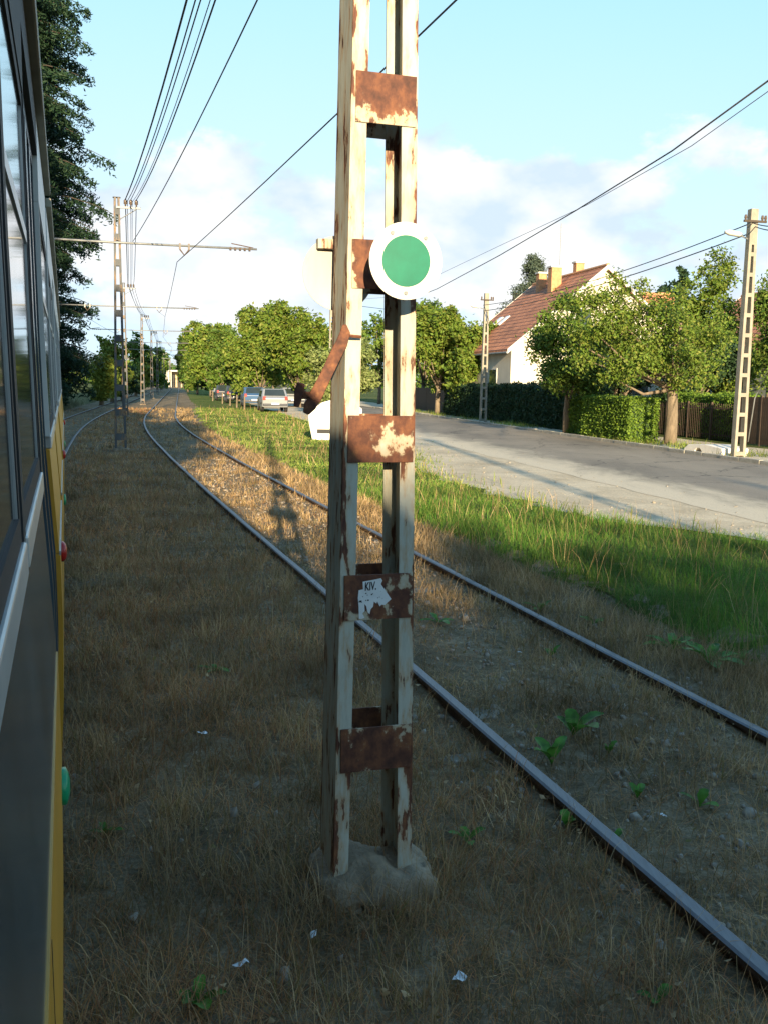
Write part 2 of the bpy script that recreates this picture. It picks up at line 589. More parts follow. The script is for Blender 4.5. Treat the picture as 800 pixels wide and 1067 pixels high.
leafmat('leaf_deep', [(0.014, 0.042, 0.020), (0.022, 0.055, 0.026), (0.034, 0.068, 0.030), (0.018, 0.045, 0.026)], 0.2)
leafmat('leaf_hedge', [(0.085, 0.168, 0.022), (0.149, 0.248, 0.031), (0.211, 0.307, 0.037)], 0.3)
leafmat('needle', [(0.075, 0.11, 0.075), (0.11, 0.145, 0.10), (0.055, 0.085, 0.06)], 0.2)
leafmat('weed_leaf', [(0.068, 0.243, 0.024), (0.135, 0.351, 0.042), (0.081, 0.203, 0.024), (0.257, 0.351, 0.060)], 0.35, 0.45, patch=14.0)

# ------------------------------------------------------------------ mesh helpers


class MB:
    def __init__(s):
        s.v, s.f, s.mi = [], [], []

    def add(s, verts, faces, mi=0):
        b = len(s.v)
        s.v += [tuple(p) for p in verts]
        s.f += [tuple(i + b for i in q) for q in faces]
        s.mi += [mi] * len(faces)
        return s

    def box(s, c, d, rot=None, mi=0):
        x, y, z = d[0] / 2, d[1] / 2, d[2] / 2
        P = [Vector(p) for p in ((-x, -y, -z), (x, -y, -z), (x, y, -z), (-x, y, -z), (-x, -y, z), (x, -y, z), (x, y, z), (-x, y, z))]
        if rot is not None:
            P = [rot @ p for p in P]
        return s.add([p + Vector(c) for p in P], [(0, 3, 2, 1), (4, 5, 6, 7), (0, 1, 5, 4), (1, 2, 6, 5), (2, 3, 7, 6), (3, 0, 4, 7)], mi)

    def loft(s, rings, closed=True, caps=True, mi=0):
        k = len(rings[0])
        v = [p for r in rings for p in r]
        f = []
        for i in range(len(rings) - 1):
            for j in range(k if closed else k - 1):
                a, b = i * k + j, i * k + (j + 1) % k
                f.append((a, b, b + k, a + k))
        if caps and closed:
            f.append(tuple(range(k))[::-1])
            f.append(tuple(range((len(rings) - 1) * k, len(rings) * k)))
        return s.add(v, f, mi)

    def tube(s, pts, rad, n=8, mi=0):
        pts = [Vector(p) for p in pts]
        if isinstance(rad, (int, float)):
            rad = [rad] * len(pts)
        rings = []
        up = Vector((0, 0, 1))
        for i, p in enumerate(pts):
            d = (pts[min(i + 1, len(pts) - 1)] - pts[max(i - 1, 0)]).normalized()
            a = d.cross(up if abs(d.z) < 0.95 else Vector((1, 0, 0))).normalized()
            b = a.cross(d)
            rings.append([p + (a * math.cos(2 * math.pi * k / n) + b * math.sin(2 * math.pi * k / n)) * rad[i] for k in range(n)])
        return s.loft(rings, mi=mi)

    def build(s, name, mat, parent=None, smooth=False, bevel=0.0):
        me = bpy.data.meshes.new(name)
        me.from_pydata(s.v, [], s.f)
        mats = mat if isinstance(mat, (list, tuple)) else [mat]
        for q in mats:
            me.materials.append(MATS[q])
        if len(mats) > 1:
            me.polygons.foreach_set('material_index', s.mi)
        if smooth:
            me.polygons.foreach_set('use_smooth', [True] * len(me.polygons))
        me.update()
        if bevel:
            bm = bmesh.new()
            bm.from_mesh(me)
            bmesh.ops.recalc_face_normals(bm, faces=bm.faces)
            bmesh.ops.bevel(bm, geom=[e for e in bm.edges if e.is_manifold and e.calc_face_angle(0) > 0.5], offset=bevel, segments=2, profile=0.6, affect='EDGES')
            bm.to_mesh(me)
            bm.free()
        return link(name, me, parent)


def link(name, me, parent=None):
    o = bpy.data.objects.new(name, me)
    col.objects.link(o)
    if parent is not None:
        o.parent = parent
    return o


def tag(o, label=None, cat=None, group=None, kind=None):
    for k, v in (('label', label), ('category', cat), ('group', group), ('kind', kind)):
        if v:
            o[k] = v
    return o


def thing(name, label, cat, loc=(0, 0, 0), rz=0.0, group=None):
    o = bpy.data.objects.new(name, None)
    o.empty_display_size = 0.2
    col.objects.link(o)
    o.location = loc
    o.rotation_euler = (0, 0, rz)
    return tag(o, label, cat, group)


def copy_tree(o, parent=None):
    c = o.copy()
    col.objects.link(c)
    c.parent = parent
    for ch in list(o.children):
        copy_tree(ch, c)
    return c


def np_mesh(name, verts, tris_per, idx, mat, parent=None, smooth=False):
    """verts (N,k,3) repeated pieces with the same face index pattern"""
    N, k, _ = verts.shape
    idx = np.asarray(idx, dtype=np.int32)
    faces = (idx[None] + (np.arange(N, dtype=np.int32) * k)[:, None, None]).reshape(-1, idx.shape[1])
    me = bpy.data.meshes.new(name)
    me.vertices.add(N * k)
    me.vertices.foreach_set('co', verts.reshape(-1).astype(np.float32))
    nf = len(faces)
    me.loops.add(nf * idx.shape[1])
    me.polygons.add(nf)
    me.polygons.foreach_set('loop_start', np.arange(nf, dtype=np.int32) * idx.shape[1])
    me.polygons.foreach_set('loop_total', np.full(nf, idx.shape[1], dtype=np.int32))
    me.loops.foreach_set('vertex_index', faces.reshape(-1))
    me.materials.append(MATS[mat])
    if smooth:
        me.polygons.foreach_set('use_smooth', np.ones(nf, dtype=bool))
    me.update(calc_edges=True)
    me.validate()
    return link(name, me, parent)


def unit(a):
    return a / np.maximum(np.linalg.norm(a, axis=-1, keepdims=True), 1e-9)


def leaf_verts(c, nrm, size, aspect=0.6, fold=0.18, rg=rng):
    """folded diamond leaves at centres c with normals nrm"""
    N = len(c)
    r = unit(rg.normal(size=(N, 3)))
    u = unit(np.cross(nrm, r))
    w = np.cross(nrm, u)
    s = np.asarray(size).reshape(-1, 1) * np.ones((N, 1))
    a = c - u * s * 0.5
    b = c + u * s * 0.5
    p = c + w * s * aspect * 0.5 - nrm * s * fold
    q = c - w * s * aspect * 0.5 - nrm * s * fold
    return np.stack([a, p, b, q], 1)


LEAF_IDX = [(0, 1, 2), (0, 2, 3)]


def crown_points(lobes, n_clump, per, sigma, rg, shell=3.2):
    lob = np.array(lobes, float)
    vol = (lob[:, 3] * lob[:, 4] * lob[:, 5]) ** 0.75
    pick = rg.choice(len(lob), n_clump, p=vol / vol.sum())
    d = unit(rg.normal(size=(n_clump, 3)))
    r = rg.random(n_clump) ** (1 / shell)
    cc = lob[pick, :3] + d * lob[pick, 3:6] * r[:, None]
    n_each = rg.integers(int(per * 0.5), int(per * 1.5) + 1, n_clump)
    rep = np.repeat(np.arange(n_clump), n_each)
    sg = sigma * rg.uniform(0.6, 1.4, n_clump)
    pts = cc[rep] + rg.normal(size=(len(rep), 3)) * sg[rep][:, None] * np.array([1, 1, 0.75])
    nr = unit(d[rep] * 0.55 + rg.normal(size=(len(rep), 3)) * 0.6 + np.array([0, 0, 0.35]))
    return pts, nr


def make_tree(name, label, loc, h, trunk_h, rx, ry=None, leaf='leaf_green', bark='bark', clumps=260, per=40, lsize=0.2, sigma=0.33,
              seed=1, trunk_r=0.16, lobes=None, group=None, cat='tree', nl=11, aspect=0.6, rz=0.0):
    rg = np.random.default_rng(seed)
    ry = ry or rx
    root = thing(name, label, cat, loc, rz, group)
    ch = h - trunk_h
    if lobes is None:
        lobes = [(0, 0, trunk_h + ch * 0.48, rx * 0.5, ry * 0.5, ch * 0.40)]
        for k in range(nl):
            a = 2 * math.pi * (k + rg.random() * 0.7) / nl * 2.0
            zf = rg.uniform(0.04, 0.88)
            rr = math.sqrt(max(0.08, 1 - ((zf - 0.45) / 0.58) ** 2)) * rg.uniform(0.5, 0.82)
            q = rg.uniform(0.22, 0.40)
            lobes.append((math.cos(a) * rx * rr, math.sin(a) * ry * rr, trunk_h + ch * zf, rx * q, ry * q, ch * q * 0.62))
    mb = MB()
    bend = [Vector((rg.normal() * 0.03 * i, rg.normal() * 0.03 * i, 0)) for i in range(5)]
    top = trunk_h + ch * 0.45
    pts = [Vector((0, 0, -0.15)) + bend[0]] + [Vector((0, 0, top * k / 4)) + bend[k] for k in range(1, 5)]
    mb.tube(pts, [trunk_r * 1.25, trunk_r, trunk_r * 0.85, trunk_r * 0.65, trunk_r * 0.35], 9)
    tr = mb.build('trunk', bark, root, smooth=True)
    for lb in lobes[1:]:
        lm = MB()
        st = Vector((0, 0, trunk_h * rg.uniform(0.75, 1.05)))
        en = Vector(lb[:3])
        md = st.lerp(en, 0.5) + Vector((0, 0, -0.06 * h * rg.random()))
        lm.tube([st, md, en], [trunk_r * 0.42, trunk_r * 0.25, trunk_r * 0.08], 6)
        lm.build('limb', bark, tr, smooth=True)
    pts_, nr = crown_points(lobes, clumps, per, sigma, rg)
    pts_[:, 2] = np.maximum(pts_[:, 2], trunk_h * 0.55)
    vs = leaf_verts(pts_, nr, lsize * rg.uniform(0.65, 1.3, len(pts_)), aspect, rg=rg)
    np_mesh('crown', vs, 2, LEAF_IDX, leaf, root)
    return root


# ------------------------------------------------------------------ the setting: ground sheets


def sheet(name, xs, ys, zf, mat, label=None):
    nx, ny = len(xs), len(ys)
    v = [(x, y, zf(x, y)) for y in ys for x in xs]
    f = [(j * nx + i, j * nx + i + 1, (j + 1) * nx + i + 1, (j + 1) * nx + i) for j in range(ny - 1) for i in range(nx - 1)]
    mb = MB().add(v, f)
    o = mb.build(name, mat, smooth=True)
    return tag(o, kind='structure')


# one ground sheet to the horizon, fine near the track
gx = sorted(set([-3000, -1500, -700, -300, -150, -80, -50, -35, -26] + list(np.arange(-20, 10.01, 0.22).round(3)) + [12, 16, 24, 40, 80, 160, 400, 1000, 3000]))
gy = sorted(set([-1500, -500, -200, -90, -50, -25, -10, -4] + list(np.arange(0, 14, 0.18).round(3)) + list(np.arange(14, 46, 0.45).round(3)) + [48, 52, 58, 66, 76, 90, 110, 140, 190, 260, 400, 700, 1500, 4000]))
sheet('ground', gx, gy, gz, 'soil')


def strip(name, ys, ta, tb, nt, dz, mat, zf=None):
    """sheet between two edge curves ta(y), tb(y) giving X"""
    v, f = [], []
    for y in ys:
        a, b = ta(y), tb(y)
        for k in range(nt + 1):
            x = a + (b - a) * k / nt
            v.append((x, y, (zf(x, y) if zf else gz(x, y)) + dz))
    for j in range(len(ys) - 1):
        for i in range(nt):
            p = j * (nt + 1) + i
            f.append((p, p + 1, p + nt + 2, p + nt + 1))
    o = MB().add(v, f).build(name, mat, smooth=True)
    return tag(o, kind='structure')


SAND_PTS = [(-40, 22.0), (0, 13.2), (4, 11.2), (9, 7.6), (12, 5.7), (13.0, 5.0), (14.0, 4.1), (15.0, 2.95), (18.1, 1.8), (21, 1.0), (23, 0.72), (26.5, 0.72), (32, -0.1), (40, -1.6), (50, -3.9), (64, -7.0), (300, -57)]


def sand_edge(y):
    return float(np.interp(y, [p[0] for p in SAND_PTS], [p[1] for p in SAND_PTS])) + 0.14 * fbm(0, y, 1.1, 5) + 0.06 * fbm(0, y, 4, 2)


def verge_near(y):
    return float(Lx(y)) + 2.62 + 0.12 * fbm(0, y, 0.9, 11)


yy = sorted(set(list(np.arange(-8, 40, 0.3).round(3)) + list(np.arange(40, 130, 2.0)) + [150, 180, 220, 280]))
strip('grass_verge', yy, lambda y: verge_near(y) + 0.15, lambda y: sand_edge(y) + 0.35, 12, 0.012, 'turf')
strip('road_shoulder', yy, sand_edge, lambda y: NE(y) + 0.6, 8, 0.0235, 'sand', zf=lambda x, y: G0 + 0.0015 * fbm(x, y, 1.2, 4))
yr = sorted(set(list(np.arange(-60, 10, 2.0)) + list(np.arange(10, 60, 0.4).round(2)) + list(np.arange(60, 320, 2.0))))
strip('road', yr, lambda y: NE(y) - 0.9 + 0.15 * fbm(0, y, 0.5, 9), FE, 6, 0.029, 'asphalt', zf=lambda x, y: G0)
strip('far_verge', yr, lambda y: FE(y) + 0.14, lambda y: FE(y) + 4.0, 4, 0.05, 'sand', zf=lambda x, y: G0 + 0.02 * fbm(x, y, 0.7, 2))
strip('garden_ground', yr, lambda y: FE(y) + 3.9, lambda y: FE(y) + 160, 4, 0.03, 'far_turf', zf=lambda x, y: G0)
strip('left_meadow', sorted(set(list(np.arange(-60, 120, 4.0)) + [140, 180, 240, 320])), lambda y: float(Lx(y)) - 160, lambda y: float(Lx(y)) - 5.6 + 0.3 * fbm(1, y, 0.3, 7), 4, 0.03, 'far_turf', zf=lambda x, y: G0)

# kerb stones along the far edge of the road
kerb = tag(bpy.data.objects.new('kerb', None), kind='structure')
col.objects.link(kerb)
kb = MB()
kb.box((0, 0, 0), (0.13, 0.985, 0.16))
kme = kb.build('kerb_stone', 'kerb', kerb, bevel=0.012)
first = True
y = 20.0
while y < 78:
    o = kme if first else kme.copy()
    if not first:
        col.objects.link(o)
    first = False
    o.location = (FE(y) + 0.07 + random.uniform(-0.012, 0.012), y, G0 + 0.055 + random.uniform(-0.012, 0.008))
    o.rotation_euler = (0, 0, ROAD_ROT + random.uniform(-0.012, 0.012))
    y += 1.0 * math.cos(ROAD_ROT)

# ------------------------------------------------------------------ tracks
RP = [(-0.065, -0.16), (0.065, -0.16), (0.065, -0.148), (0.012, -0.135), (0.010, -0.045), (0.034, -0.032), (0.036, -0.008), (0.024, 0.0), (-0.024, 0.0), (-0.036, -0.008), (-0.034, -0.032), (-0.010, -0.045), (-0.012, -0.135), (-0.065, -0.148)]


def rail(t, parent, y0=-30, y1=330):
    ys = list(np.arange(y0, 60, 0.6)) + list(np.arange(60, y1, 4.0))
    v, f, mi = [], [], []
    k = len(RP)
    for y in ys:
        s = float(Ls(y))
        kx = 1 / math.sqrt(1 + s * s)
        x0, y0_ = trk(y, t)
        wob = 0.006 * fbm(0, y, 0.35, 3 + t)
        for (a, b) in RP:
            v.append((x0 + (a + wob) * kx, y0_ - (a + wob) * kx * s, RAIL_TOP + b + 0.4 * wob))
    for i in range(len(ys) - 1):
        for j in range(k):
            p, q = i * k + j, i * k + (j + 1) % k
            f.append((p, q, q + k, p + k))
            mi.append(1 if j in (6, 7, 8) else 0)
    mb = MB()
    mb.v, mb.f, mb.mi = v, f, mi
    return mb.build('rail', ['rail_side', 'rail_head'], parent)


def track(name, t0, ymax):
    root = bpy.data.objects.new(name, None)
    col.objects.link(root)
    tag(root, kind='structure')
    rail(t0, root)
    rail(t0 + 1.505, root)
    sm = MB()
    sm.box((0, 0, 0), (2.35, 0.24, 0.14))
    s0 = sm.build('sleeper', 'sleeper_concrete', root, bevel=0.02)
    y, n = 1.2, 0
    while y < ymax:
        o = s0 if n == 0 else s0.copy()
        if n:
            col.objects.link(o)
        x_, y_ = trk(y, t0 + 0.7525)
        o.location = (x_, y_, G0 - 0.062 + random.uniform(-0.018, 0.016))
        o.rotation_euler = (random.uniform(-0.02, 0.02), random.uniform(-0.008, 0.008), heading(y) + random.uniform(-0.03, 0.03))
        y += 0.66
        n += 1
    return root


track('tram_track_right', 0.0, 62)
T_LEFT = -4.08
track('tram_track_left', T_LEFT, 62)

# ------------------------------------------------------------------ overhead line masts between the tracks
MAST_T = -1.09
MAST_H = 6.62


def mast_w(z, w0=0.315, w1=0.151):
    return w0 + (w1 - w0) * z / MAST_H


def mast_d(z):
    return 0.225 + (0.165 - 0.225) * z / MAST_H


def make_mast(label, loc, rz, zc, paint, plate, group, base=True):
    root = thing('overhead_line_mast', label, 'mast', loc, rz, group)
    fl, th = 0.058, 0.009
    for sx in (-1, 1):
        rings = []
        for z in [-0.12] + [MAST_H * k / 12 for k in range(13)]:
            w, d = mast_w(max(z, 0)) / 2, mast_d(max(z, 0)) / 2
            pr = [(w, -d), (w - fl, -d), (w - fl, -d + th), (w - th, -d + th), (w - th, d - th), (w - fl, d - th), (w - fl, d), (w, d)]
            if sx < 0:
                pr = [(-a, b) for a, b in pr][::-1]
            rings.append([Vector((a, b, z)) for a, b in pr])
        MB().loft(rings).build('channel_leg', paint, root)
    for k, z in enumerate(zc):
        for sy in (-1, 1):
            w, d = mast_w(z), mast_d(z)
            hh = 0.172
            pm = MB()
            pm.box((0, 0, 0), (w - 0.022, 0.009, hh))
            o = pm.build('batten_plate', plate, root, bevel=0.002)
            o.location = (0.004, sy * (d / 2 + 0.0035), z)
            o.rotation_euler = (0, random.uniform(-0.006, 0.006), 0)
    cap = MB()
    cap.box((0, 0, MAST_H + 0.006), (0.2, 0.18, 0.012))
    cap.build('top_cap', paint, root)
    # cross arm and feeder bracket
    za = 5.45
    w = mast_w(za)
    am = MB()
    am.tube([(-3.7, -mast_d(za) / 2 - 0.035, za + 0.02), (0, -mast_d(za) / 2 - 0.035, za), (3.7, -mast_d(za) / 2 - 0.035, za + 0.02)], 0.030, 8)
    arm = am.build('cross_arm', 'galvanised', root, smooth=True)
    for sx in (-1, 1):
        cm = MB()
        cm.box((sx * 1.62, -mast_d(za) / 2 - 0.035, za - 0.01), (0.05, 0.05, 0.16))
        cm.box((sx * 1.86, -mast_d(za) / 2 - 0.035, za - 0.01), (0.05, 0.05, 0.16))
        cm.tube([(sx * 1.62, -mast_d(za) / 2 - 0.035, za - 0.09), (sx * 1.74, -mast_d(za) / 2 - 0.035, za - 0.24), (sx * 1.86, -mast_d(za) / 2 - 0.035, za - 0.09)], 0.022, 6)
        cm.build('insulator_clamp', 'porcelain', arm)
        em = MB()
        for q in range(5):
            em.tube([(sx * (2.95 + q * 0.13), -mast_d(za) / 2 - 0.035, za), (sx * (3.0 + q * 0.13), -mast_d(za) / 2 - 0.035, za)], 0.05, 8)
        em.tube([(sx * 3.6, -mast_d(za) / 2 - 0.035, za + 0.05), (sx * 3.0, -mast_d(za) / 2 - 0.035, za + 0.14)], 0.016, 6)
        em.build('end_insulator', 'porcelain', arm)
    zb = 6.36
    bm_ = MB()
    bm_.box((0.30, -0.115, zb), (0.62, 0.05, 0.05))
    bm_.tube([(0.08, -0.115, zb - 0.30), (0.5, -0.115, zb - 0.03)], 0.014, 6)
    brk = bm_.build('feeder_bracket', 'galvanised', root)
    for ox in (0.22, 0.36, 0.50):
        im = MB()
        im.tube([(ox, -0.115, zb + 0.02), (ox, -0.115, zb + 0.08), (ox, -0.115, zb + 0.10), (ox, -0.115, zb + 0.15), (ox, -0.115, zb + 0.17), (ox, -0.115, zb + 0.21)], [0.02, 0.02, 0.048, 0.042, 0.05, 0.025], 8)
        im.build('insulator', 'porcelain', brk, smooth=True)
    if base:
        bmx = bmesh.new()
        bmesh.ops.create_cube(bmx, size=1)
        bmesh.ops.subdivide_edges(bmx, edges=bmx.edges[:], cuts=15, use_grid_fill=True)
        for vv in bmx.verts:
            p = vv.co
            # rounded pillow, weathered
            rr = Vector((p.x, p.y, 0)).length
            k = 1 - 0.13 * max(0, (rr - 0.36) / 0.34) - 0.06 * max(0, p.z) * 2
            q = Vector((p.x * 0.52 * k, p.y * 0.50 * k, p.z * 0.42))
            if p.z > 0.3:
                q.z -= 0.10 * (rr / 0.7) ** 2
            q += Vector((mnoise.noise(p * 3.1), mnoise.noise(p * 3.3 + Vector((5, 0, 0))), mnoise.noise(p * 3.7 + Vector((0, 9, 0))))) * 0.035
            q += Vector((mnoise.noise(p * 9), mnoise.noise(p * 9 + Vector((5, 0, 0))), mnoise.noise(p * 9 + Vector((0, 9, 0))))) * 0.016
            q += Vector((mnoise.noise(p * 22), mnoise.noise(p * 22 + Vector((5, 0, 0))), mnoise.noise(p * 22 + Vector((0, 9, 0))))) * 0.008
            q.z += 0.02 * round(2.2 * mnoise.noise(p * 2.3 + Vector((3, 1, 4)))) * (1 if p.z > 0.3 else 0)
            vv.co = q + Vector((0.02, -0.02, -0.165))
        me = bpy.data.meshes.new('plinth')
        bmx.to_mesh(me)
        bmx.free()
        me.materials.append(MATS['plinth_concrete'])
        me.polygons.foreach_set('use_smooth', [True] * len(me.polygons))
        link('plinth', me, root)
    return root


P1 = Vector((-0.052, 3.77, 0.0))
H1 = heading(4)
front1 = P1.y - 0.10
zc1 = [at(396, py, front1).z for py in (779, 621.5, 457.5, 276, 103)]
zz_ = zc1[-1]
while zz_ + 0.66 < 6.2:
    zz_ += 0.66
    zc1.append(zz_)
mast1 = make_mast('tall rusty cream mast with the green disc, closest to the camera', P1, H1, zc1, 'pole_paint', 'pole_plate', 'masts between the two tracks')
MAST_Y = [27.4]
_k = 27.4
for dk in (23.6, 24.5, 25, 25, 25, 26, 26, 27, 28, 30):
    _k += dk
    MAST_Y.append(_k)
ords = ['second', 'third', 'fourth', 'fifth', 'sixth', 'seventh', 'eighth', 'ninth', 'tenth', 'eleventh', 'twelfth']
masts = [mast1]
zcN = [0.32 + 0.66 * k for k in range(10)]
proto = None
for i, y in enumerate(MAST_Y):
    x_, y_ = trk(y, MAST_T - 0.05)
    lab = f'grey steel overhead line mast between the tracks, {ords[i]} counting away from the camera'
    if proto is None:
        proto = make_mast(lab, (x_, y_, 0), heading(y), zcN, 'mast_paint', 'mast_paint', 'masts between the two tracks')
        masts.append(proto)
    else:
        c = copy_tree(proto)
        c.location = (x_, y_, 0)
        c.rotation_euler = (0, 0, heading(y))
        c['label'] = lab
        masts.append(c)


def mloc(i, p):
    mst = masts[i]
    return Matrix.Translation(mst.location) @ Matrix.Rotation(mst.rotation_euler.z, 4, 'Z') @ Vector(p)


def wire_obj(name, pts, r, label, group=None, mat='wire', parent=None, cat='wire'):
    mb = MB()
    mb.tube(pts, r, 5)
    o = mb.build(name, mat, parent, smooth=True)
    if parent is None:
        tag(o, label, cat, group)
    return o


def sag(a, b, s, n=14):
    a, b = Vector(a), Vector(b)
    return [a.lerp(b, k / n) - Vector((0, 0, s * 4 * (k / n) * (1 - k / n))) for k in range(n + 1)]


NM = len(masts)
# the mast behind the camera carries the wires on overhead
xb, yb = trk(-21.0, MAST_T)
cback = copy_tree(proto)
cback.location = (xb, yb, 0)
cback.rotation_euler = (0, 0, heading(-21))
cback['label'] = 'overhead line mast between the tracks behind the camera'
masts_all = [cback] + masts


def mloc2(i, p):
    mst = masts_all[i]
    return Matrix.Translation(mst.location) @ Matrix.Rotation(mst.rotation_euler.z, 4, 'Z') @ Vector(p)


feed = [((0.22, -0.115, 6.57), 0.40, 0.014, 'thick dark feeder cable on the innermost mast-top insulators'),
        ((0.27, -0.115, 6.53), 0.52, 0.009, 'feeder cable hanging just right of the thick one at mast tops'),
        ((0.36, -0.115, 6.57), 0.44, 0.009, 'feeder cable on the middle mast-top insulators'),
        ((0.40, -0.115, 6.52), 0.60, 0.006, 'thin feeder wire slung below the middle insulators'),
        ((0.50, -0.115, 6.57), 0.50, 0.011, 'feeder cable on the outermost mast-top insulators')]
for p, sg_, r_, lab in feed:
    pts = []
    for i in range(min(len(masts_all), 8) - 1):
        seg = sag(mloc2(i, p), mloc2(i + 1, p), sg_, 12)
        pts += seg if not pts else seg[1:]
    wire_obj('feeder_cable', pts, r_, lab, 'cables along the mast tops')
# lower cable to the cross arm
pts = sag(mloc2(1, (0.95, -0.1, 6.2)), mloc2(2, (0.40, -0.15, 5.50)), 0.25, 14)
wire_obj('feeder_cable', pts, 0.009, 'cable sloping down to the cross arm of the second mast', 'cables along the mast tops')
# contact wires with their bridle at each arm
for side, nm in ((1.74, 'contact wire over the right track, nearest wire left of the disc mast'), (-1.74, 'contact wire over the track the tram runs on')):
    pts = []
    for i in range(len(masts_all)):
        pts.append(mloc2(i, (side + (0.28 if i % 2 else -0.2) * (1 if side > 0 else -1), -0.15, 5.02)))
    mb = MB()
    full = []
    for a, b in zip(pts[:-1], pts[1:]):
        seg = sag(a, b, 0.06, 6)
        full += seg if not full else seg[1:]
    w_ = wire_obj('contact_wire', full, 0.009, nm, 'contact wires')
    for i in range(len(masts_all)):
        cl = mloc2(i, (side, -0.15, 5.22))
        wire_obj('hanger', [cl, Vector(pts[i])], 0.007, None, parent=w_)

# ------------------------------------------------------------------ signal discs, sticker and lever on the near mast


def disc_mesh(r, th, n=48, r_in=0.0):
    mb = MB()
    rings = [[Vector((r * math.cos(2 * math.pi * k / n), yv, r * math.sin(2 * math.pi * k / n))) for k in range(n)] for yv in (0, th)]
    mb.loft(rings)
    return mb


dc = at(423, 272, 3.50)
d1 = thing('disc_signal', 'round white signal disc with large green centre on right of mast', 'signal', dc, H1, 'discs on the near mast')
disc_mesh(0.131, 0.004).build('plate', 'sign_white', d1, bevel=0.0015)
o = disc_mesh(0.0865, 0.002).build('green_disc', 'sign_green', d1)
o.location = (0, -0.0026, 0)
for bx, bz in ((-0.052, 0.092), (0.068, 0.080), (0.0, -0.108)):
    q = disc_mesh(0.0065, 0.006, 10).build('bolt', 'galvanised', d1)
    q.location = (bx, -0.0065, bz)
for bz in (-0.05, 0.05):
    bb = MB()
    bb.box((-0.02, 0.078, bz), (0.03, 0.146, 0.03))
    bb.build('bracket', 'rust', d1)
dc2 = at(353, 285, 3.92)
d2 = thing('disc_signal', 'blank back of a white signal disc behind left of mast', 'signal', dc2, H1, 'discs on the near mast')
disc_mesh(0.142, 0.004).build('plate', 'sign_back', d2, bevel=0.0015)
bb = MB()
bb.box((-0.03, -0.018, 0.105), (0.12, 0.034, 0.035))
bb.build('bracket', 'pole_paint', d2)
bb = MB()
bb.box((0.045, -0.03, 0.03), (0.03, 0.06, 0.03))
bb.build('bracket', 'rust', d2)

lev = thing('rusty_lever', 'bent rusty iron lever with hooked end hanging left of mast', 'lever', at(360, 348, 3.62))
L0 = Vector(lev.location)


def lp(px, py, Y=3.60):
    return at(px, py, Y) - L0


def bar(pts, wid, th, name, mat='rust'):
    rings = []
    for i, p in enumerate(pts):
        d = (pts[min(i + 1, len(pts) - 1)] - pts[max(i - 1, 0)])
        d.y = 0
        d.normalize()
        a = Vector((-d.z, 0, d.x))
        w = wid[i] / 2
        rings.append([p + a * w + Vector((0, -th / 2, 0)), p - a * w + Vector((0, -th / 2, 0)), p - a * w + Vector((0, th / 2, 0)), p + a * w + Vector((0, th / 2, 0))])
    return MB().loft(rings).build(name, mat, lev, bevel=0.004)


bar([lp(359, 338), lp(360, 346), lp(356, 358), lp(348, 374), lp(340, 391), lp(333, 405), lp(327, 417)], [0.014, 0.036, 0.043, 0.043, 0.042, 0.045, 0.05], 0.022, 'arm')
bar([lp(314, 399, 3.595), lp(312, 408, 3.595), lp(309, 424, 3.595)], [0.026, 0.034, 0.018], 0.03, 'hook')
bar([lp(313, 411, 3.61), lp(321, 412, 3.61), lp(330, 411, 3.61)], [0.035, 0.026, 0.03], 0.02, 'hook_neck')
bar([lp(330, 412, 3.605), lp(323, 423, 3.605), lp(319, 431, 3.605)], [0.04, 0.045, 0.022], 0.028, 'weight')
rb = MB()
rb.tube([lp(359, 349, 3.60), lp(366, 350, 3.60), lp(376, 351, 3.62)], 0.006, 6)
rb.build('pivot_bolt', 'rust', lev)

# torn white paper sticker with printed letters
zs = zc1[1]
front_y = -mast_d(zs) / 2 - 0.0035 - 0.0045 - 0.0012
stk = thing('paper_sticker', 'torn white paper sticker reading KIV. on rusty batten plate', 'sticker', P1 + Matrix.Rotation(H1, 3, 'Z') @ Vector((0, front_y, zs)), H1)
SC = 1 / 8.42 * (front1 / F_PX) * 1.04


def sp(zx, zy):     # position on the plate, measured from the plate centre
    return Vector(((zx - 405) * SC, 0, -(zy - 262) * SC))


outl = [(270, 122), (345, 112), (432, 98), (445, 120), (432, 150), (470, 205), (525, 285), (492, 312), (468, 335), (440, 330), (425, 345), (402, 300), (394, 318), (372, 300), (366, 345), (345, 365), (336, 408), (318, 390), (304, 335), (288, 318), (292, 380), (272, 398), (290, 436), (268, 446), (242, 444), (238, 340), (230, 262), (236, 195), (274, 188)]
mb = MB()
mb.add([sp(*p) for p in outl] + [sp(*p) + Vector((0, 0.0008, 0)) for p in outl], [tuple(range(len(outl)))])
mb.build('paper', 'paper', stk)
fc = bpy.data.curves.new('letters', 'FONT')
fc.body = 'KIV.'
fc.size = 0.044
fc.offset = 0.0009
fc.extrude = 0.0002
fo = bpy.data.objects.new('letters', fc)
col.objects.link(fo)
bpy.context.view_layer.update()
me = bpy.data.meshes.new_from_object(fo.evaluated_get(bpy.context.evaluated_depsgraph_get()))
bpy.data.objects.remove(fo)
me.materials.clear()
me.materials.append(MATS['ink'])
for vv in me.vertices:      # condensed, upright, a touch bolder
    x, y_, z_ = vv.co
    vv.co = (x * 0.60 + 0.07 * y_, -z_ - 0.0010, y_ * 1.0)
lt = link('letters', me, stk)
lt.location = sp(287, 200)
lt.rotation_euler = (0, math.radians(-3), 0)
mb = MB()
for (a, b, s_) in ((300, 225, 9), (312, 240, 6), (352, 236, 10), (360, 228, 5), (272, 252, 6), (320, 285, 11), (300, 285, 7), (253, 292, 15), (240, 296, 6), (262, 300, 6), (420, 262, 5), (446, 276, 4), (430, 214, 3), (405, 268, 6)):
    c_ = sp(a, b)
    mb.box((c_.x, -0.0009, c_.z), (s_ * SC * 1.3, 0.0004, s_ * SC))
mb.build('print', 'ink', stk)

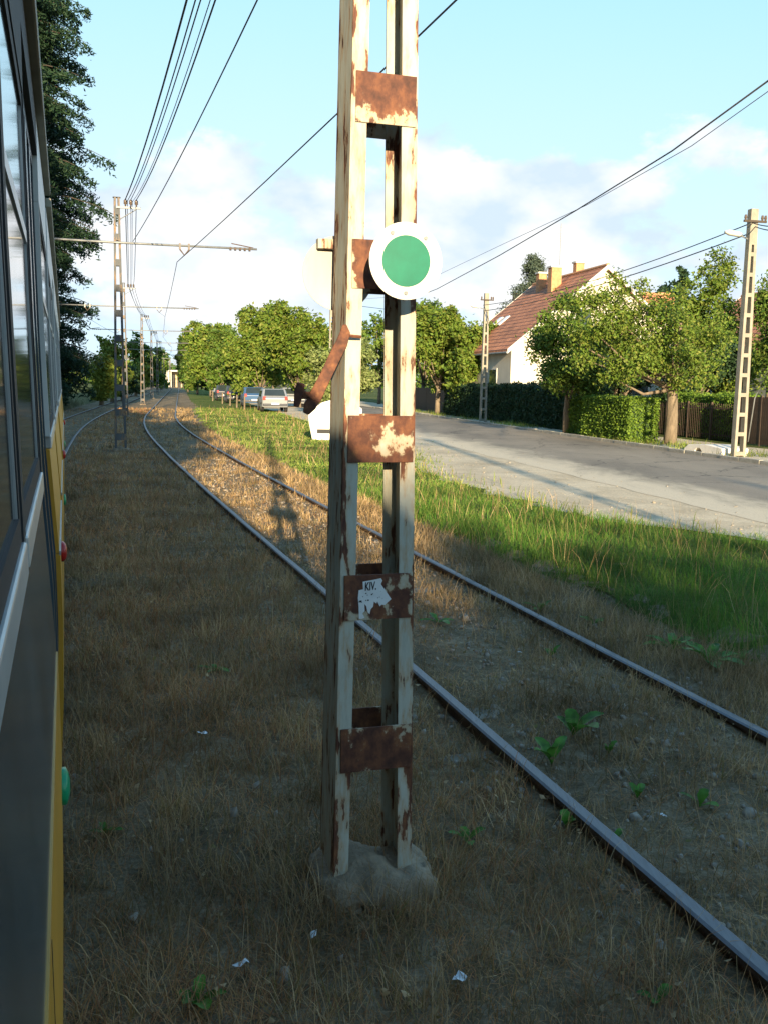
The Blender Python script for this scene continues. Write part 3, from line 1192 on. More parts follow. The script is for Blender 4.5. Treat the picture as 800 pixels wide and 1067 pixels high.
# ------------------------------------------------------------------ the tram alongside the camera
TS = -0.32
TROT = math.atan(-TS)
PZ = [0.22, 0.35, 0.55, 0.9, 1.2, 1.6, 2.1, 2.6, 2.95]
PD = [0.062, 0.045, 0.034, 0.030, 0.034, 0.060, 0.074, 0.082, 0.084]
TW = 2.44


def prof(z):
    return float(np.interp(z, PZ, PD))


def tpatch(mb, s0, s1, z0, z1, inset=0.0, th=0.02, side=1, steps=None):
    zs_ = sorted(set([z0, z1] + [z for z in PZ if z0 < z < z1]))
    rings = []
    for s_ in (s0, s1):
        out = [(-(prof(z) + inset), z) for z in zs_]
        inn = [(-(prof(z) + inset + th), z) for z in reversed(zs_)]
        ring = []
        for x, z in out + inn:
            if side < 0:
                x = -TW - x
            ring.append(Vector((x, s_, z)))
        rings.append(ring)
    if side < 0:
        rings = [r[::-1] for r in rings]
    mb.loft(rings)


def tram_car(label, s0, s1, doors, near, fittings):
    root = thing('tram_car', label, 'tram', (0, 0, 0), TROT, 'tram alongside')
    zb = 1.18            # top of the coloured lower body
    h0, h1 = 1.66, 2.58
    for side in (1, -1):
        cuts = sorted(doors) if side > 0 else []
        segs, cur = [], s0
        for a, b in cuts:
            segs.append((cur, a))
            cur = b
        segs.append((cur, s1))
        for a, b in segs:
            dark = near and side > 0 and a < 1
            lm = MB()
            tpatch(lm, a, b, 0.22, zb, 0, 0.03, side)
            lm.build('lower_body_panel', 'tram_yellow', root)
            um = MB()
            tpatch(um, a, b, zb + 0.002, h0 - 0.05, 0.004, 0.03, side)
            um.build('waist_panel', 'tram_navy' if dark else 'tram_yellow', root)
            if not dark:
                bt = MB()
                tpatch(bt, a, b, zb - 0.008, zb + 0.010, -0.003, 0.008, side)
                bt.build('belt_trim', 'aluminium', root)
            q = a + 0.7
            while q < b - 0.2:
                sm2 = MB()
                tpatch(sm2, q, q + 0.008, 0.24, zb - 0.02, -0.0008, 0.002, side)
                sm2.build('panel_seam', 'rubber', root)
                q += 1.45
            nwin = max(1, round((b - a) / (1.14 if dark else 1.55)))
            ww = (b - a) / nwin
            pmat = 'tram_dark' if dark else 'tram_cream'
            for k in range(nwin):
                p0, p1 = a + k * ww, a + (k + 1) * ww
                sm_ = MB()
                tpatch(sm_, p0 + 0.03, p1 - 0.03, h0 - 0.05, h0, -0.004, 0.03, side)
                sm_.build('window_sill', 'aluminium', root, bevel=0.004)
                for q0, q1 in ((p0 + 0.001, p0 + 0.035), (p1 - 0.035, p1 - 0.001)):
                    pm = MB()
                    tpatch(pm, q0, q1, h0 + 0.001, h1, 0.0, 0.04, side)
                    pm.build('pillar', pmat, root)
                gm = MB()
                tpatch(gm, p0 + 0.07, p1 - 0.07, h0 + 0.04, h1 - 0.04, 0.008, 0.008, side)
                g_ = gm.build('window_pane', 'glass_dark', root)
                fm = MB()
                tpatch(fm, p0 + 0.035, p0 + 0.07, h0 + 0.001, h1, 0.003, 0.03, side)
                tpatch(fm, p1 - 0.07, p1 - 0.035, h0 + 0.001, h1, 0.003, 0.03, side)
                tpatch(fm, p0 + 0.07, p1 - 0.07, h0 + 0.001, h0 + 0.04, 0.003, 0.03, side)
                tpatch(fm, p0 + 0.07, p1 - 0.07, h1 - 0.04, h1 - 0.001, 0.003, 0.03, side)
                fm.build('rubber_seal', 'rubber', g_)
                tm = MB()
                tpatch(tm, p0 + 0.07, p1 - 0.07, 2.22, 2.25, 0.004, 0.010, side)
                tpatch(tm, p1 - 0.078, p1 - 0.07, h0 + 0.04, h1 - 0.04, 0.005, 0.006, side)
                tpatch(tm, p0 + 0.07, p0 + 0.078, h0 + 0.04, h1 - 0.04, 0.005, 0.006, side)
                tm.build('inner_frame', 'aluminium', g_)
            hm_ = MB()
            tpatch(hm_, a, b, h1 + 0.001, 2.90, 0.0, 0.04, side)
            hm_.build('header_panel', pmat, root)
        for a, b in cuts:
            nl_ = 4 if b - a > 1.2 else 2
            for q in range(nl_):
                p0, p1 = a + 0.008 + (b - a - 0.016) * q / nl_ + 0.003, a + 0.008 + (b - a - 0.016) * (q + 1) / nl_ - 0.003
                dm = MB()
                tpatch(dm, p0, p1, 0.30, 0.78, 0.022, 0.03, side)
                d_ = dm.build('door_leaf', 'tram_navy', root)
                gm = MB()
                tpatch(gm, p0 + 0.04, p1 - 0.04, 0.83, 2.70, 0.030, 0.008, side)
                gm.build('door_glass', 'glass_dark', d_)
                fm = MB()
                tpatch(fm, p0, p0 + 0.04, 0.78, 2.75, 0.018, 0.03, side)
                tpatch(fm, p1 - 0.04, p1, 0.78, 2.75, 0.018, 0.03, side)
                tpatch(fm, p0 + 0.04, p1 - 0.04, 0.78, 0.83, 0.018, 0.03, side)
                tpatch(fm, p0 + 0.04, p1 - 0.04, 2.70, 2.75, 0.018, 0.03, side)
                fm.build('door_frame', 'tram_navy' if near else 'aluminium', d_)
            hm_ = MB()
            tpatch(hm_, a, b, 2.755, 2.90, 0.0, 0.04, side)
            hm_.build('door_header', 'tram_dark' if near else 'tram_cream', root)
        if side > 0:        # door lamps and opening buttons beside the doors
            for sB, z_, mt, rr, hh, nm in fittings:
                bm_ = MB()
                xq = -prof(z_)
                bm_.tube([(xq - 0.01, sB, z_), (xq + 0.010, sB, z_), (xq + hh * 0.8, sB, z_), (xq + hh, sB, z_)], [rr * 1.15, rr * 1.15, rr * 0.85, rr * 0.4], 14)
                bm_.build(nm, mt, root, smooth=True)
        gt = MB()
        gx_ = -0.070 if side > 0 else -TW + 0.070
        gt.box((gx_, (s0 + s1) / 2, 2.93), (0.035, s1 - s0, 0.055))
        gt.build('roof_gutter', 'tram_roof', root, bevel=0.008)
    # roof shell
    rp = [(-0.082, 2.90), (-0.10, 2.99), (-0.20, 3.12), (-0.42, 3.24), (-0.75, 3.32), (-1.22, 3.345)]
    rp = rp + [(-TW - x, z) for x, z in rp[:-1][::-1]]
    MB().loft([[Vector((x, s_, z)) for x, z in rp] for s_ in (s0 + 0.02, s1 - 0.02)]).build('roof', 'tram_roof', root, smooth=False)
    for s_, nm in ((s0, -1), (s1, 1)):
        em = MB()
        prf = [(-prof(z) - 0.02, z) for z in PZ] + [(x, z - 0.02) for x, z in rp[1:-1]] + [(-TW + prof(z) + 0.02, z) for z in PZ[::-1]]
        em.loft([[Vector((x, s_ - nm * 0.05, z)) for x, z in prf], [Vector((x, s_ - nm * 0.005, z)) for x, z in prf]])
        e_ = em.build('end_wall', 'tram_yellow' if not near else 'tram_navy', root)
        gm = MB()
        gm.box((-TW / 2, s_ + nm * 0.0, 2.1), (1.5, 0.02, 0.95))
        gm.build('end_window', 'glass_dark', e_)
        if nm > 0:
            for q in (-0.45, -TW + 0.45):
                hm_ = MB()
                hm_.tube([(q, s_ - 0.01, 0.85), (q, s_ + 0.04, 0.85)], [0.10, 0.085], 16)
                hm_.build('headlamp', 'headlight', e_)
    uf = MB()
    uf.box((-TW / 2, (s0 + s1) / 2, 0.45), (TW - 0.3, s1 - s0 - 0.3, 0.3))
    uf.build('underframe', 'tram_dark', root)
    fl = MB()
    fl.box((-TW / 2, (s0 + s1) / 2, 0.86), (TW - 0.12, s1 - s0 - 0.12, 0.06))
    fl.build('floor', 'tram_dark', root)
    for bs_ in (s0 + 2.3, s0 + 3.9, s1 - 3.9, s1 - 2.3):
        wm = MB()
        for xq in (-TW / 2 - 0.75, -TW / 2 + 0.75):
            wm.tube([(xq - 0.05, bs_, 0.345), (xq + 0.05, bs_, 0.345)], 0.34, 24)
        wm.tube([(-TW / 2 - 0.7, bs_, 0.345), (-TW / 2 + 0.7, bs_, 0.345)], 0.06, 8)
        wm.build('wheel_set', 'rail_side', root)
    return root


RED = ('lamp_red', 0.040, 0.026, 'door_lamp')
GRN = ('button_green', 0.042, 0.020, 'door_button')
tram_car('nearest tram car with dark window band, filling the left picture edge', -11.0, 6.05, [(2.70, 4.25)], True, [(2.57, 0.86) + GRN, (4.6, 1.13) + RED])
tram_car('yellow and cream tram car coupled ahead of the nearest car', 6.45, 21.2, [(9.05, 10.35), (16.6, 17.9)], False, [(8.9, 0.86) + GRN, (10.5, 1.13) + RED, (16.45, 0.86) + GRN, (18.05, 1.13) + RED])
gap = thing('car_coupling', 'dark rubber gangway between the two tram cars', 'coupling', (0, 0, 0), TROT)
gm = MB()
for k in range(5):
    s_ = 6.06 + k * 0.078
    gm.box((-TW / 2, s_ + 0.03, 1.75), (TW - 0.5 - (0.06 if k % 2 else 0), 0.062, 2.3))
gm.build('bellows', 'rubber', gap)

# ------------------------------------------------------------------ grass


def blades(name, P, h, w, lean, mat, label, bendk=0.5, rg=rng):
    """P (N,3) roots; each blade a bent tapering strip of three faces"""
    N = len(P)
    a = rg.random(N) * 2 * np.pi
    d = np.stack([np.cos(a), np.sin(a), np.zeros(N)], 1)          # lean direction
    b = rg.random(N) * 2 * np.pi
    sd = np.stack([np.cos(b), np.sin(b), np.zeros(N)], 1)         # blade width direction
    L = np.asarray(lean) * np.ones(N)
    H = np.asarray(h)[:, None]
    W = (np.asarray(w) * np.ones(N))[:, None] / 2
    up = np.array([0, 0, 1.0])
    ca, sa = np.cos(L)[:, None], np.sin(L)[:, None]
    m_ = P + (up * ca + d * sa) * H * 0.55
    L2 = np.minimum(L * (1 + bendk) + 0.25, 1.75)
    ca, sa = np.cos(L2)[:, None], np.sin(L2)[:, None]
    t_ = m_ + (up * ca + d * sa) * H * 0.45
    vs = np.stack([P - sd * W, P + sd * W, m_ + sd * W * 0.75, m_ - sd * W * 0.75, t_], 1)
    o = np_mesh(name, vs, 3, [(0, 1, 2), (0, 2, 3), (3, 2, 4)], mat)
    return tag(o, label, 'grass', kind='stuff')


GZ_X = np.arange(-60, 40, 0.5)


def gzv(x, y):
    return np.array([gz(float(a), float(b)) for a, b in zip(x, y)])


def patchy(x, y, sc, seed):
    return np.array([mnoise.noise(Vector((float(a) * sc + seed, float(b) * sc, seed))) for a, b in zip(x, y)])


def scatter_t(bands, t0, t1, keep=None, clump=0.0):
    """roots in track coordinates; bands: (y0, y1, density)"""
    X, Y, B = [], [], []
    for k, (y0, y1, dn) in enumerate(bands):
        n_ = int((y1 - y0) * (t1 - t0) * dn)
        yy_ = rng.uniform(y0, y1, n_)
        tt = rng.uniform(t0, t1, n_)
        if clump:
            nc = max(4, n_ // 14)
            cy, ct = rng.uniform(y0, y1, nc), rng.uniform(t0, t1, nc)
            pk = rng.integers(0, nc, n_)
            yy_ = cy[pk] + rng.normal(size=n_) * clump
            tt = np.clip(ct[pk] + rng.normal(size=n_) * clump, t0, t1)
        x_, y_ = trk(yy_, tt)
        X.append(x_); Y.append(y_); B.append(np.full(n_, k))
    X, Y, B = np.concatenate(X), np.concatenate(Y), np.concatenate(B)
    if keep is not None:
        q = keep(X, Y)
        X, Y, B = X[q], Y[q], B[q]
    return np.stack([X, Y, gzv(X, Y) - 0.006], 1), B


BW = np.array([0.0034, 0.004, 0.0052, 0.0075, 0.011, 0.017, 0.026, 0.034])
dry_bands = [(1.2, 4.2, 5200), (4.2, 7, 4300), (7, 11, 2700), (11, 17, 1300), (17, 26, 560), (26, 40, 190), (40, 66, 80)]


def thin(x, y):
    return rng.random(len(x)) < np.clip(0.95 + 1.0 * patchy(x, y, 0.8, 4.0) + 0.5 * patchy(x, y, 2.5, 1.0), 0.15, 1)


# matted dry turf between the two tracks (and under the tram)
P, B = scatter_t(dry_bands, -2.45, -0.06, thin)
hh = rng.gamma(4.0, 0.021, len(P)) * (1 + 0.6 * patchy(P[:, 0], P[:, 1], 1.2, 9.0))
blades('dry_grass', P, np.clip(hh, 0.03, 0.3), BW[B], np.abs(rng.normal(0.95, 0.45, len(P))), 'dry_blade', 'matted brown dry grass between the two tracks')
P, B = scatter_t([(a, b, c * 0.35) for a, b, c in dry_bands], -2.4, -0.1, None, 0.035)
hh = rng.gamma(4.0, 0.031, len(P))
blades('dry_grass_tufts', P, np.clip(hh, 0.06, 0.42), BW[B] * 0.8, np.abs(rng.normal(0.42, 0.35, len(P))), 'straw_blade', 'upright straw tufts standing between the two tracks')
ang_ = rng.random(900) * 6.283
rr_ = rng.uniform(0.24, 0.40, 900)
P = np.stack([P1.x + 0.02 + np.cos(ang_) * rr_, P1.y - 0.02 + np.sin(ang_) * rr_, np.full(900, G0 - 0.01)], 1)
blades('plinth_grass', P, np.clip(rng.gamma(5, 0.04, 900), 0.08, 0.45), 0.003, np.abs(rng.normal(0.55, 0.35, 900)), 'straw_blade', 'long straw stalks leaning around the mast plinth')
# left track and far left edge
P, B = scatter_t([(a, b, c * 0.16) for a, b, c in dry_bands], -5.6, -2.45, thin)
blades('dry_grass_left', P, np.clip(rng.gamma(4, 0.02, len(P)), 0.03, 0.25), BW[B], np.abs(rng.normal(0.7, 0.4, len(P))), 'dry_blade', 'sparse brown grass in the left track bed')
P, B = scatter_t([(18, 30, 150), (30, 45, 110), (45, 70, 60), (70, 110, 22)], -10.5, -5.7)
blades('meadow_grass', P, np.clip(rng.gamma(7, 0.06, len(P)), 0.2, 0.8), BW[np.minimum(B + 4, 7)] * 1.1, np.abs(rng.normal(0.25, 0.2, len(P))), 'pale_blade', 'tall pale grass beside the left track')
# tufts inside the right track, thinner over the sleepers
P, B = scatter_t([(a, b, c * 0.62) for a, b, c in dry_bands], 0.07, 1.43, lambda x, y: rng.random(len(x)) < np.clip(0.55 + 1.3 * patchy(x, y, 1.1, 14.0), 0.06, 1), 0.05)
hh = rng.gamma(4.0, 0.026, len(P))
blades('track_grass', P, np.clip(hh, 0.03, 0.34), BW[B], np.abs(rng.normal(0.55, 0.4, len(P))), 'straw_blade', 'patchy dry grass between the rails of the right track')
P, B = scatter_t([(a, b, c * 0.3) for a, b, c in dry_bands], 0.05, 1.45, thin)
blades('track_litter', P, np.clip(rng.gamma(3, 0.025, len(P)), 0.02, 0.2), BW[B], np.abs(rng.normal(1.25, 0.3, len(P))), 'dry_blade', 'dead stalks lying between the rails of the right track')
# straw along the right side of the track
P, B = scatter_t([(a, b, c * 0.8) for a, b, c in dry_bands], 1.56, 2.5, thin, 0.06)
hh = rng.gamma(5.0, 0.030, len(P))
blades('straw_grass', P, np.clip(hh, 0.04, 0.42), BW[B] * 0.95, np.abs(rng.normal(0.5, 0.35, len(P))), 'straw_blade', 'straw coloured grass along the right rail')


# green verge
def scatter_verge(bands):
    X, Y, B = [], [], []
    for k, (y0, y1, dn) in enumerate(bands):
        ys = rng.uniform(y0, y1, int((y1 - y0) * 12 * dn))
        a = np.array([verge_near(v) for v in ys])
        b = np.array([sand_edge(v) for v in ys])
        u = rng.random(len(ys))
        keep = rng.random(len(ys)) < np.clip((b - a + 0.15) / 12, 0, 1)
        x = a + (b - a + 0.15) * u
        X.append(x[keep]); Y.append(ys[keep]); B.append(np.full(keep.sum(), k))
    X, Y, B = np.concatenate(X), np.concatenate(Y), np.concatenate(B)
    return np.stack([X, Y, gzv(X, Y)], 1), B


vb = [(3.5, 7, 900), (7, 10, 1500), (10, 14, 1150), (14, 20, 800), (20, 30, 380), (30, 45, 170), (45, 70, 70)]
P, B = scatter_verge(vb)
near_e = np.array([verge_near(v) for v in P[:, 1]])
tq = np.clip((P[:, 0] - near_e) / 1.2, 0, 1)
VW = np.array([0.004, 0.0045, 0.006, 0.010, 0.017, 0.028, 0.042])
far_f = np.clip((P[:, 1] - 13) / 10, 0, 1)
hh = rng.gamma(4, 0.034, len(P)) * (1.0 - 0.3 * tq) * (1 - 0.5 * far_f) * np.clip(1 + 0.8 * patchy(P[:, 0], P[:, 1], 0.8, 21.0) + 0.7 * patchy(P[:, 0], P[:, 1], 2.6, 5.0), 0.25, 2)
isl = rng.random(len(P)) < far_f * 0.75
for nm, q, mt, lb in (('green_grass', ~isl, 'green_blade', 'lush green grass on the verge beside the track'), ('light_green_grass', isl, 'light_blade', 'short sunlit yellow-green grass further along the verge')):
    blades(nm, P[q], np.clip(hh[q], 0.05, 0.5), VW[B[q]], np.abs(rng.normal(0.4, 0.3, q.sum())), mt, lb)
# dry stalks sticking out of the green
q = rng.random(len(P)) < 0.014 * np.clip(1 + 2.0 * patchy(P[:, 0], P[:, 1], 0.9, 33.0), 0.1, 3)
blades('seed_stalks', P[q], rng.uniform(0.25, 0.55, q.sum()), VW[B[q]] * 0.7, np.abs(rng.normal(0.3, 0.2, q.sum())), 'straw_blade', 'dry seed stalks rising out of the green verge')
# dry grass along the far road edge
X = rng.uniform(20, 75, 9000)
off = rng.uniform(0.25, 2.2, 9000)
P = np.stack([FE(X) + off, X, np.full(9000, G0 + 0.05)], 1)
q = patchy(P[:, 0], P[:, 1], 0.35, 3.0) > -0.05
P = P[q]
blades('roadside_grass', P, np.clip(rng.gamma(5, 0.03, len(P)), 0.05, 0.35), 0.022, np.abs(rng.normal(0.4, 0.3, len(P))), 'light_blade', 'short dry grass along the far side of the road')

# fallen leaves and flat litter among the dry grass
nlv = 9000
yy_ = rng.uniform(1.4, 22, nlv)
tt = rng.uniform(-2.4, 2.4, nlv)
x_, y_ = trk(yy_, tt)
c_ = np.stack([x_, y_, gzv(x_, y_) + rng.uniform(0.004, 0.05, nlv)], 1)
o = np_mesh('leaf_litter', leaf_verts(c_, unit(rng.normal(size=(nlv, 3)) * 0.5 + np.array([0, 0, 1.0])), rng.uniform(0.012, 0.04, nlv), 0.6), 2, LEAF_IDX, 'straw_blade')
tag(o, 'fallen dead leaves and chaff lying in the dry grass', 'litter', kind='stuff')

# loose stones in the track bed
nst = 5200
yy_ = rng.uniform(1.5, 26, nst) ** 1.0
tt = np.where(rng.random(nst) < 0.93, rng.uniform(-0.4, 2.0, nst), rng.uniform(-2.4, 0, nst))
x_, y_ = trk(yy_, tt)
okq = (np.abs(tt) > 0.06) & (np.abs(tt - 1.505) > 0.06)
x_, y_ = x_[okq], y_[okq]
sz = rng.gamma(2.2, 0.0034, len(x_)) + 0.003
base = np.array([(-1, -1, -.6), (1, -1, -.6), (1, 1, -.6), (-1, 1, -.6), (-.6, -.5, .7), (.7, -.6, .6), (.5, .6, .75), (-.6, .6, .6)], float)
vs = base[None] * sz[:, None, None] * (1 + 0.35 * rng.normal(size=(len(x_), 8, 3)))
vs += np.stack([x_, y_, gzv(x_, y_) + sz * 0.3], 1)[:, None, :]
o = np_mesh('loose_stones', vs, 6, [(0, 3, 2, 1), (4, 5, 6, 7), (0, 1, 5, 4), (1, 2, 6, 5), (2, 3, 7, 6), (3, 0, 4, 7)], 'gravel')
tag(o, 'loose grey stones scattered in the track bed', 'stones', kind='stuff')

nsh = 1300
yy_ = rng.uniform(10, 44, nsh)
e0, e1_ = np.array([sand_edge(v) for v in yy_]), NE(yy_)
uu = rng.beta(1.0, 1.6, nsh)
x_ = e0 + (e1_ - e0 + 0.5) * uu
sz = rng.gamma(1.8, 0.0035, nsh) + 0.004
vs = base[None] * sz[:, None, None] * (1 + 0.35 * rng.normal(size=(nsh, 8, 3)))
vs += np.stack([x_, yy_, np.full(nsh, G0 + 0.024) + sz * 0.1], 1)[:, None, :]
o = np_mesh('shoulder_gravel', vs, 6, [(0, 3, 2, 1), (4, 5, 6, 7), (0, 1, 5, 4), (1, 2, 6, 5), (2, 3, 7, 6), (3, 0, 4, 7)], 'shoulder_stone')
tag(o, 'loose gravel on the sandy road shoulder', 'gravel', kind='stuff')
P = np.stack([e0 + rng.gamma(1.2, 0.25, nsh), yy_, np.full(nsh, G0 + 0.02)], 1)
blades('shoulder_grass', P, np.clip(rng.gamma(4, 0.03, nsh), 0.03, 0.3), 0.008 + 0.0005 * yy_, np.abs(rng.normal(0.5, 0.35, nsh)), 'light_blade', 'straggling grass at the edge of the sandy shoulder')

# ------------------------------------------------------------------ broad-leaved weeds, one by one


def weed(px, py, size, nleaf, seed, label, upright=0.5):
    g = gp(px, py)
    g.z = gz(g.x, g.y)
    rg = random.Random(seed)
    root = thing('broadleaf_weed', label, 'weed', g, 0, 'broad-leaved weeds along the right track')
    for k in range(nleaf):
        a = 2 * math.pi * (k + rg.random() * 0.6) / nleaf
        Ln = size * rg.uniform(0.65, 1.08)
        wd = Ln * rg.uniform(0.26, 0.44)
        el = rg.uniform(upright - 0.1, upright + 0.55)
        mb = MB()
        v, f = [], []
        st = 7
        for i in range(st + 1):
            u = i / st
            e = el - u * 0.7
            r_ = Ln * (u * math.cos(el - 0.3 * u))
            z_ = Ln * (u * math.sin(el) - 0.35 * u * u)
            ww = wd * (math.sin(math.pi * min(1, max(0, (u - 0.12) / 0.9))) ** 0.7) * 0.5 + 0.003
            for q_ in (-1, 0, 1):
                wv = 0.12 * ww * math.sin(u * 17 + q_)
                v.append((math.cos(a) * r_ - math.sin(a) * q_ * (ww + wv), math.sin(a) * r_ + math.cos(a) * q_ * (ww + wv), z_ + abs(q_) * ww * 0.35))
        for i in range(st):
            for q_ in (0, 1):
                p = i * 3 + q_
                f.append((p, p + 1, p + 4, p + 3))
        mb.add(v, f)
        mb.build('leaf', 'weed_leaf', root, smooth=True)
    return root


weed(596, 772, 0.24, 5, 1, 'tallest leafy weed in the middle between the right rails', 1.0)
weed(574, 800, 0.20, 4, 2, 'upright weed close to the near rail beside the tallest weed', 1.15)
weed(633, 792, 0.12, 3, 3, 'small single weed right of the tallest weed between the rails', 1.1)
weed(589, 868, 0.15, 3, 4, 'narrow weed growing outside against the near rail', 1.2)
weed(728, 846, 0.12, 3, 5, 'small weed between the rails toward the right picture edge', 0.8)
weed(663, 838, 0.10, 3, 6, 'tiny weed in bare soil between the rails', 0.8)
weed(456, 656, 0.20, 4, 7, 'weed between the rails just right of the disc mast', 0.5)
weed(574, 690, 0.13, 3, 8, 'small weed at the inner side of the far rail', 1.0)
weed(562, 640, 0.19, 5, 9, 'leafy weed in straw just beyond the far rail', 0.6)
weed(618, 655, 0.16, 4, 10, 'low weed at the edge of the ditch', 0.7)
weed(700, 680, 0.24, 6, 11, 'broad bluish-green weed at the foot of the green verge', 0.6)
weed(737, 697, 0.28, 7, 12, 'largest spreading weed clump at the foot of the green verge', 0.6)
weed(768, 690, 0.18, 4, 13, 'weed rightmost along the foot of the green verge', 0.9)
weed(486, 886, 0.12, 4, 14, 'weed in dry grass right of the mast plinth', 0.6)
weed(225, 706, 0.12, 5, 15, 'small weed in the middle of the dry grass left of the mast', 0.5)
weed(205, 1058, 0.12, 5, 16, 'weed at the bottom picture edge in the dry grass', 0.5)
weed(684, 1052, 0.08, 3, 17, 'tiny weed in the lower right corner by the near rail', 0.8)
weed(110, 880, 0.09, 4, 18, 'tiny weed in dry grass close to the tram side', 0.5)
weed(640, 880, 0.08, 3, 19, 'seedling between rails near the lower right', 0.7)

for k, (px, py, s_, lb) in enumerate(((211, 782, 0.05, 'scrap of white paper in dry grass left of the mast'), (252, 1026, 0.05, 'crumpled white scrap near the bottom edge'), (327, 988, 0.035, 'small pale scrap below the mast plinth'), (478, 1040, 0.06, 'pale flat stone-like scrap right of the plinth'), (690, 862, 0.03, 'white litter flake between the rails'), (540, 690, 0.035, 'white litter flake beside a sleeper'))):
    g = gp(px, py)
    mb = MB()
    r_ = random.Random(k)
    nx = 4
    v = [(s_ * (i / nx - 0.5) + r_.uniform(-.2, .2) * s_ / nx, s_ * 0.6 * (j / 2 - 0.5), r_.uniform(0, 0.3) * s_) for j in range(3) for i in range(nx + 1)]
    f = [(j * (nx + 1) + i, j * (nx + 1) + i + 1, (j + 1) * (nx + 1) + i + 1, (j + 1) * (nx + 1) + i) for j in range(2) for i in range(nx)]
    mb.add(v, f)
    o = mb.build('paper_scrap', 'paper')
    o.location = (g.x, g.y, gz(g.x, g.y) + 0.045)
    o.rotation_euler = (r_.uniform(-.3, .3), r_.uniform(-.3, .3), r_.uniform(0, 3))
    tag(o, lb, 'litter', 'litter in the grass')

# ------------------------------------------------------------------ roadside: white stone marker, slab, utility poles
g = gp(345, 459)
ws = thing('stone_marker', 'white painted chamfered stone block with dark slot on the verge', 'marker', (g.x, g.y, G0), 0.05)
sc = g.y / F_PX
prof_ = [(-20, 0), (30, -1), (31, 34), (27, 38), (2, 42), (-10, 40), (-25, 27), (-25, 20)]
prof_ = [(-19, -2), (31, -3), (32, 33), (26, 38), (0, 42), (-10, 39), (-24, 28), (-23, 18)]
mb = MB()
mb.loft([[Vector((a * sc, yv, b * sc)) for a, b in prof_] for yv in (0, 0.42)])
mb.build('block', 'white_stone', ws, bevel=0.03)
mb = MB()
mb.box((-8 * sc, 0.0, 9.5 * sc), (13 * sc, 0.05, 4.2 * sc))
mb.build('slot', 'tram_dark', ws)

g = gp(743, 474)
sl = thing('concrete_slab', 'pale concrete culvert slab lying at foot of the utility pole', 'slab', (g.x, g.y, G0), ROAD_ROT - 1.5)
mb = MB()
mb.loft([[Vector((a, yv, b)) for a, b in ((-0.9, 0.02), (-0.36, 0.02), (-0.34, 0.12), (-0.22, 0.2), (-0.08, 0.2), (0.02, 0.12), (0.05, 0.02), (1.05, 0.02), (1.05, 0.26), (0.2, 0.33), (-0.7, 0.28), (-0.92, 0.14))] for yv in (-0.45, 0.45)])
mb.build('slab', 'white_stone', sl, bevel=0.015)

apr = gp(668, 469)


def make_upole(label, loc, rz, H, lamp=True):
    root = thing('utility_pole', label, 'utility pole', loc, rz, 'concrete utility poles')
    w0, w1, dep = 0.38, 0.22, 0.20
    wz = lambda z: w0 + (w1 - w0) * z / H
    for sx in (-1, 1):
        rings = []
        for z in (-0.4, H * 0.5, H):
            w = wz(max(z, 0)) / 2
            rings.append([Vector((sx * w, -dep / 2, z)), Vector((sx * (w - 0.085), -dep / 2, z)), Vector((sx * (w - 0.085), dep / 2, z)), Vector((sx * w, dep / 2, z))])
        MB().loft(rings).build('leg', 'pole_concrete', root, bevel=0.008)
    z = 0.15
    while z < H * 0.86:
        mb = MB()
        mb.box((0, 0, z), (wz(z) - 0.168, dep - 0.01, 0.11))
        mb.build('rung', 'pole_concrete', root)
        z += 0.56
    mb = MB()
    mb.box((0, 0, H * 0.93), (wz(H * .9) - 0.14, dep - 0.006, H * 0.14))
    mb.build('head', 'pole_concrete', root)
    if lamp:
        mb = MB()
        mb.tube([(-wz(H) / 2, 0, H - 0.82), (-wz(H) / 2 - 0.28, 0, H - 0.72)], 0.022, 6)
        a_ = mb.build('lamp_arm', 'galvanised', root)
        mb = MB()
        mb.loft([[Vector((-wz(H) / 2 - 0.2 - x, 0.11 * s_ * math.cos(q), H - 0.72 + x * 0.12 + 0.07 * s_ * math.sin(q))) for q in np.linspace(0, 2 * math.pi, 10, endpoint=False)] for x, s_ in ((0, 0.45), (0.08, 1), (0.4, 1.1), (0.52, 0.5))])
        mb.build('lamp_head', 'white_stone', a_, smooth=True)
    mb = MB()
    mb.box((0, -dep / 2 - 0.03, H - 0.35), (0.7, 0.05, 0.06))
    c_ = mb.build('cross_bar', 'wood_dark', root)
    for ox in (-0.3, 0.22, 0.32):
        im = MB()
        im.tube([(ox, -dep / 2 - 0.03, H - 0.33), (ox, -dep / 2 - 0.03, H - 0.25), (ox, -dep / 2 - 0.03, H - 0.18)], [0.02, 0.045, 0.03], 7)
        im.build('insulator', 'porcelain', c_)
    return root


g = gp(768, 478)
UPR = (g.x, g.y, G0)
uh = at(785, 218, g.y).z - G0
make_upole('concrete ladder-type utility pole with street lamp at right picture edge', UPR, 0.22, uh)
g2 = gp(494, 441)
UP2 = (g2.x + 0.5, g2.y + 0.8, G0)
uh2 = at(501, 304, g2.y).z - G0
make_upole('concrete utility pole at the dark hedge in front of the house', UP2, 0.2, uh2)
UP3 = (-3.4, 62.0, G0)
make_upole('far concrete utility pole among trees behind the disc mast', UP3, 0.2, 6.9, False)
